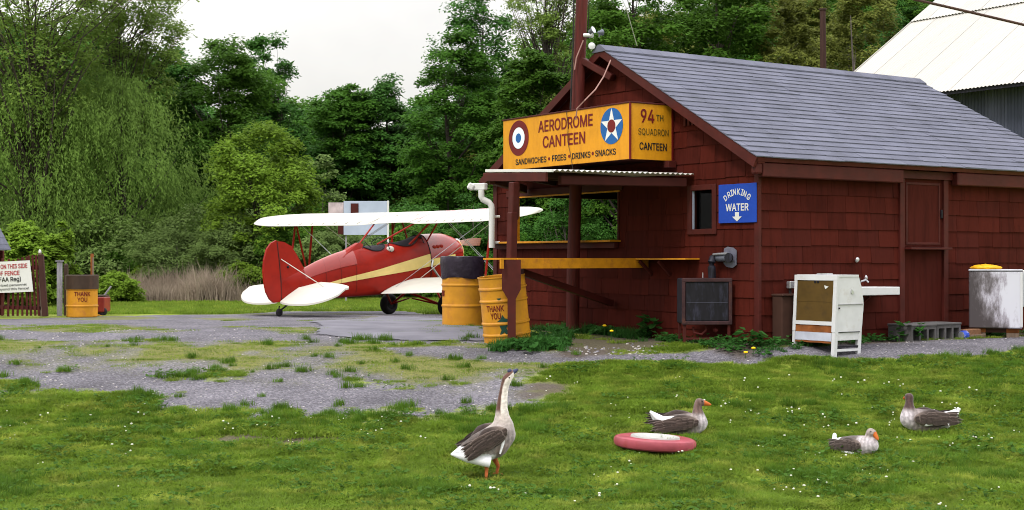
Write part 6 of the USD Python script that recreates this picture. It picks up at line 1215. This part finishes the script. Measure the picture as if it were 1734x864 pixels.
def wing_shape(side, c, L_, H_, tilt, seed, lift=0.0):
    """A folded wing: overlapping rows of pale-edged feathers, long primaries crossing towards the tail. Returns the mesh and its tone per vertex."""
    r = np.random.default_rng(seed); out, tone = [], []
    def feather(x, y, z, l, w, ang, thick=.006, dark=(.034, .021, .018), pale=(.155, .115, .10)):
        n = 9; t = np.linspace(0, 1, n); wd = w * np.sin(np.pi * np.clip(t * .84 + .16, 0, 1)) ** .55; v, k_ = [], r.uniform(.75, 1.3)
        for k in range(n):
            for q, yy in ((1, 0), (.72, side * thick * .8), (0, side * thick), (-.72, side * thick * .8), (-1, 0)):
                v.append([-t[k] * l, yy, wd[k] * q]); e = 1.0 if abs(q) == 1 or k == n - 1 else (.25 if abs(q) > .5 else 0.0); tone.append(np.array(dark) * k_ * (1 - e) + np.array(pale) * e)
        v = np.array(v); f = []
        for k in range(n - 1):
            for a in range(4): f += [[5 * k + a, 5 * k + 5 + a, 5 * k + 6 + a], [5 * k + a, 5 * k + 6 + a, 5 * k + 1 + a]]
        ca_, sa_ = math.cos(ang), math.sin(ang); v = np.stack([v[:, 0] * ca_ - v[:, 2] * sa_, v[:, 1], v[:, 0] * sa_ + v[:, 2] * ca_], 1)
        out.append(trimesh.Trimesh(v + [x, y, z], np.array(f)[:, ::side], process=False))
    base = trimesh.creation.icosphere(4, 1.0); v = base.vertices * [L_, .036, H_]; v[:, 2] -= .25 * np.maximum(-v[:, 0], 0); v[:, 2] *= np.where(v[:, 0] < 0, 1 - .55 * (v[:, 0] / L_) ** 2, 1)
    out.append(trimesh.Trimesh(v, base.faces, process=False)); sh = smooth01(v[:, 0] / L_, .2, .9)[:, None]; tone += list(np.array((.036, .023, .02)) * (1 - sh) + np.array((.14, .105, .092)) * sh)
    for row, (xr, n, l, w) in enumerate(((.95, 4, .075, .020), (.72, 6, .085, .021), (.45, 7, .095, .022), (.18, 7, .11, .022), (-.1, 6, .14, .022), (-.38, 5, .17, .021))):
        for k in range(n):
            zf = (k / (n - 1) - .5) * 1.75; x = L_ * xr + r.normal(0, .004); hh = H_ * math.sqrt(max(.06, 1 - xr * xr))
            feather(x, side * (.036 * math.sqrt(max(.1, 1 - xr * xr)) * math.sqrt(max(.05, 1 - (zf * .55) ** 2)) + .004 + .0015 * (k % 2)), zf * hh * .60 - .2 * max(-x, 0), l, w, r.normal(.10, .07))
    for k in range(5): feather(-L_ * .5, side * (.014 - .003 * k), -.035 + .017 * k, L_ * r.uniform(.8, 1.0), .015, .12 - .04 * k, dark=(.025, .017, .015), pale=(.16, .125, .11))
    m = cat(out); R = rot('y', tilt) @ rot('z', side * 7); return xf(m, R, c), np.array(tone)
M_white_f = paint('white_flank_feathers', (.74, .74, .77), .8, .1, 40)
def lerp_c(a, b, t): return np.asarray(a)[None] * (1 - t[:, None]) + np.asarray(b)[None] * t[:, None]
def goose(label, px, py, yaw, S, body, color, beak, wings, legs=None, eye=None, extra=(), sink=.02, flank=None):
    b = G(px, py); g = thing('goose', label, 'goose', (b[0], b[1], float(T(b[0], b[1])) - sink), yaw, 'geese on the lawn')
    sc_ = lambda m: xf(m, np.eye(3) * S)
    m = body_mesh(body, extra); p = part(g, 'body', sc_(m), M_goose, smooth=True); v = np.asarray(m.vertices); c_ = color(v); mot = .72 + .56 * meshkit.fbm(v * [30, 30, 60], 3, int(px)); bar = 1 + .16 * np.sign(np.sin(v[:, 0] * 150 + 3 * meshkit.noise(v * 30, 4))) * (c_.mean(1) < .45) * (v[:, 2] < .42); add_color(p, np.clip(c_ * (mot * bar)[:, None], 0, 1))
    for nm, mm, mt in beak: part(g, nm, sc_(mm), mt, smooth=40)
    for mm, tn in wings: add_color(part(g, 'wing', sc_(mm), M_goose, smooth=True), np.clip(tn, 0, 1))
    for mm in (flank or []): part(g, 'flank_feathers', sc_(mm), M_white_f, smooth=40)
    for mm in (legs or []): part(g, 'leg', sc_(mm), M_leg, smooth=40)
    for e in (eye or []): part(g, 'eye', sc_(xf(trimesh.creation.icosphere(1, .0075), None, e)), M_eye)
    return g
def bill(p0, p1, r0, r1, flat=.7):
    p0, p1 = np.array(p0), np.array(p1); return tube([p0, p0 * .6 + p1 * .4, p0 * .25 + p1 * .75, p1], [r0, r0 * .8, r1 * 1.3, r1 * .6], 10)
def foot_mesh(a, yaw=0.0, pitch=0.0):
    out = []; toes = [(.105, 0), (.095, .5), (.095, -.5)]; tips = [np.array([l * math.cos(t), l * math.sin(t), .0]) for l, t in toes]
    web = np.array([[0, 0, .012]] + [t for t in (tips[2], tips[0], tips[1])] + [[.06, -.02, .003], [.06, .02, .003]])
    out.append(trimesh.Trimesh(np.vstack([web, web - [0, 0, .006]]), np.array([[0, 1, 4], [4, 2, 0], [0, 2, 5], [5, 3, 0], [1, 2, 4], [2, 3, 5], [6, 10, 7], [10, 6, 8], [6, 11, 8], [11, 6, 9]]), process=False))
    for t in tips: out.append(tube([(0, 0, .012), t * .6 + [0, 0, .008], t], [.010, .008, .005], 6))
    out.append(tube([(0, 0, .012), (-.03, 0, .002)], [.008, .004], 6))
    return xf(cat(out), rot('z', math.degrees(yaw)) @ rot('y', pitch), a)
# the standing one, neck stretched up
st_body = [(-.30, 0, .235, .010), (-.24, 0, .245, .040), (-.15, 0, .255, .090), (-.05, 0, .285, .125), (.05, 0, .325, .135), (.115, 0, .385, .118), (.13, 0, .45, .088), (.122, 0, .52, .062), (.118, 0, .60, .047), (.128, 0, .70, .038), (.142, 0, .78, .034), (.160, 0, .835, .040), (.186, 0, .868, .034), (.205, 0, .890, .022)]
def st_col(v):
    x, y, z = v.T; c = lerp_c(GB, CR, smooth01(z, .38, .58)); c = np.where((z < .235 + .05 * np.clip(-x * 3, 0, 1))[:, None] & (x < .06)[:, None], WH, c); c = np.where((x < -.17)[:, None], WH, c)
    c = np.where((z > .30)[:, None] & (x < -.02)[:, None] & (z < .5)[:, None], BR, c)
    fl = smooth01(.36 - z, 0, .1) * smooth01(x, .02, .06); c = c * (1 - fl[:, None]) + np.array((.16, .115, .10)) * fl[:, None]
    ctr = np.interp(z, [.45, .52, .60, .70, .78, .835, .9], [.13, .122, .118, .128, .142, .16, .2]); neck = smooth01(z, .52, .60)
    back = smooth01(ctr - x - .014 + np.clip(z - .84, 0, .1) * .6, 0, .012) * neck; c = c * (1 - back[:, None]) + np.array((.085, .035, .025)) * back[:, None]
    pale = neck * (1 - back); c = c * (1 - .6 * pale[:, None]) + np.array((.76, .70, .66)) * .6 * pale[:, None]; return c
def leg_(hip, knee, ank, toe_yaw=0.0, pitch=0.0): return cat([tube([hip, knee, ank], [.026, .015, .012], 8), foot_mesh(np.array(ank) - [0, 0, .006], toe_yaw, pitch)])
flank_ = lambda x0, z0, x1, z1, y, r_: xf(cat([tube([(x0, y, z0), ((x0 + x1) / 2, y * 1.06, (z0 + z1) / 2 + .012), (x1, y, z1)], [r_ * .5, r_, r_ * .5], 8)]), None)
goose('tall goose standing with its pale neck stretched up and dark bill raised', 826, 812, math.radians(14), .985, st_body, st_col,
      [('bill', bill((.195, 0, .882), (.255, 0, .918), .024, .012), M_beak_d), ('bill_knob', xf(trimesh.creation.icosphere(2, .020), None, (.185, 0, .903)), M_beak_d)],
      [wing_shape(-1, (-.02, -.112, .362), .165, .090, -24, 61), wing_shape(1, (-.02, .112, .362), .165, .090, -24, 62)],
      [leg_((-.03, -.06, .20), (-.025, -.065, .11), (-.03, -.07, .015), -.1), leg_((.06, .05, .20), (.10, .05, .115), (.085, .05, .055), .0, 14)],
      [(.172, -.034, .852), (.172, .034, .852)], flank=[flank_(.115, .38, .075, .24, -.118, .014), xf(tube([(-.30, 0, .235), (-.18, -.06, .215), (.0, -.08, .175)], [.012, .045, .05], 10))])
# sitting behind the tyre, facing right
def sit(neck_base, neck, head, tailz=.19): return [(-.32, 0, tailz + .05, .008), (-.27, 0, tailz, .035), (-.18, 0, .13, .080), (-.06, 0, .12, .115), (.07, 0, .125, .120), (.15, 0, .15, .100), neck_base, *neck, *head]
def sit_col(dark_neck, back_of_head=False, grey=GB):
    def f(v):
        x, y, z = v.T; c = lerp_c(BR, grey, smooth01(x, .0, .08)); c = np.where((x < -.13)[:, None] & ((z < .145) | (x < -.2))[:, None], WH, c); c = np.where((z < .07)[:, None] & (x < .1)[:, None], LB, c)
        breast = smooth01(x, .12, .19) * smooth01(.27 - z, 0, .06); c = c * (1 - breast[:, None]) + np.array((.40, .36, .385)) * breast[:, None]
        nk = smooth01(z, .22, .27); return c * (1 - nk[:, None]) + np.array(dark_neck) * nk[:, None]
    return f
goose('brown necked goose with orange bill sitting behind the pink tyre', 1156, 738, math.radians(2), .93, sit((.155, 0, .205, .072), [(.150, 0, .27, .048), (.150, 0, .315, .040)], [(.165, 0, .352, .043), (.195, 0, .350, .034)]), sit_col((.115, .07, .06)),
      [('bill', bill((.205, 0, .350), (.285, 0, .328), .030, .013), M_beak_o)], [wing_shape(-1, (-.06, -.105, .155), .20, .085, -4, 63), wing_shape(1, (-.06, .10, .185), .22, .085, 3, 64)], None, [(.19, -.034, .368), (.19, .034, .368)],
      flank=[xf(tube([(-.33, -.01, .265), (-.25, -.05, .20), (-.12, -.09, .155)], [.012, .04, .02], 10)), xf(tube([(-.2, -.05, .20), (-.05, -.085, .205), (.06, -.08, .205)], [.02, .02, .01], 8))])
goose('small grey goose with bright orange bill sitting and facing the camera', 1452, 771, math.radians(-48), .80, sit((.150, 0, .195, .075), [(.150, 0, .235, .05)], [(.168, .0, .285, .050), (.195, .0, .287, .038)], .15), sit_col((.26, .215, .20), grey=(.36, .32, .33)),
      [('bill', bill((.21, 0, .285), (.262, .0, .215), .030, .015), M_beak_o)], [wing_shape(-1, (-.06, -.105, .145), .19, .08, -3, 65), wing_shape(1, (-.06, .105, .15), .19, .08, -3, 66)], None, [(.195, -.038, .302), (.195, .038, .302)],
      flank=[xf(tube([(-.31, -.02, .17), (-.30, 0, .215), (-.31, .03, .17)], [.012, .028, .012], 8)), xf(tube([(-.2, -.08, .06), (-.05, -.12, .05), (.05, -.12, .05)], [.02, .03, .02], 8))])
goose('goose with dark brown neck sitting on the right lawn and facing left', 1566, 731, math.radians(184), .95, sit((.160, 0, .200, .075), [(.160, .0, .27, .046), (.156, -.004, .32, .037)], [(.155, -.012, .362, .040), (.160, -.035, .362, .034)]), sit_col((.060, .032, .030)),
      [('bill', bill((.160, -.055, .36), (.172, -.13, .335), .024, .012), M_beak_o)], [wing_shape(1, (-.05, .105, .165), .21, .085, 2, 67), wing_shape(-1, (-.05, -.105, .165), .21, .085, 2, 68)], None, [(.190, -.03, .372)],
      flank=[xf(tube([(.12, .09, .105), (.03, .125, .105), (-.1, .12, .115)], [.012, .02, .012], 8)), xf(tube([(-.34, .0, .225), (-.26, .05, .165), (-.17, .085, .10)], [.014, .045, .05], 10)), xf(tube([(-.33, 0, .24), (-.36, 0, .235)], [.02, .01], 8))])

# longer blades round the tyre and the resting birds
r = np.random.default_rng(120); ring = []
for (cx_, cy_), ra, rb, n in (((c_tyre[0], c_tyre[1]), Rt_tyre + .05, Rt_tyre + .05, 70), *[((*G(a, b)[:2],), .27, .17, 34) for a, b in ((1156, 738), (1452, 771), (1566, 731))]):
    a = r.uniform(0, 2 * np.pi, n); k = r.uniform(.95, 1.25, n); ring.append(np.stack([cx_ + ra * k * np.cos(a), cy_ + rb * k * np.sin(a)], 1))
grass_field('grass_fringe', [(blades(26, .06, .075, .0045, .8, 440 + k), M_grass) for k in range(3)], np.vstack(ring), r.uniform(.6, 1.15, sum(len(x) for x in ring)), 21)
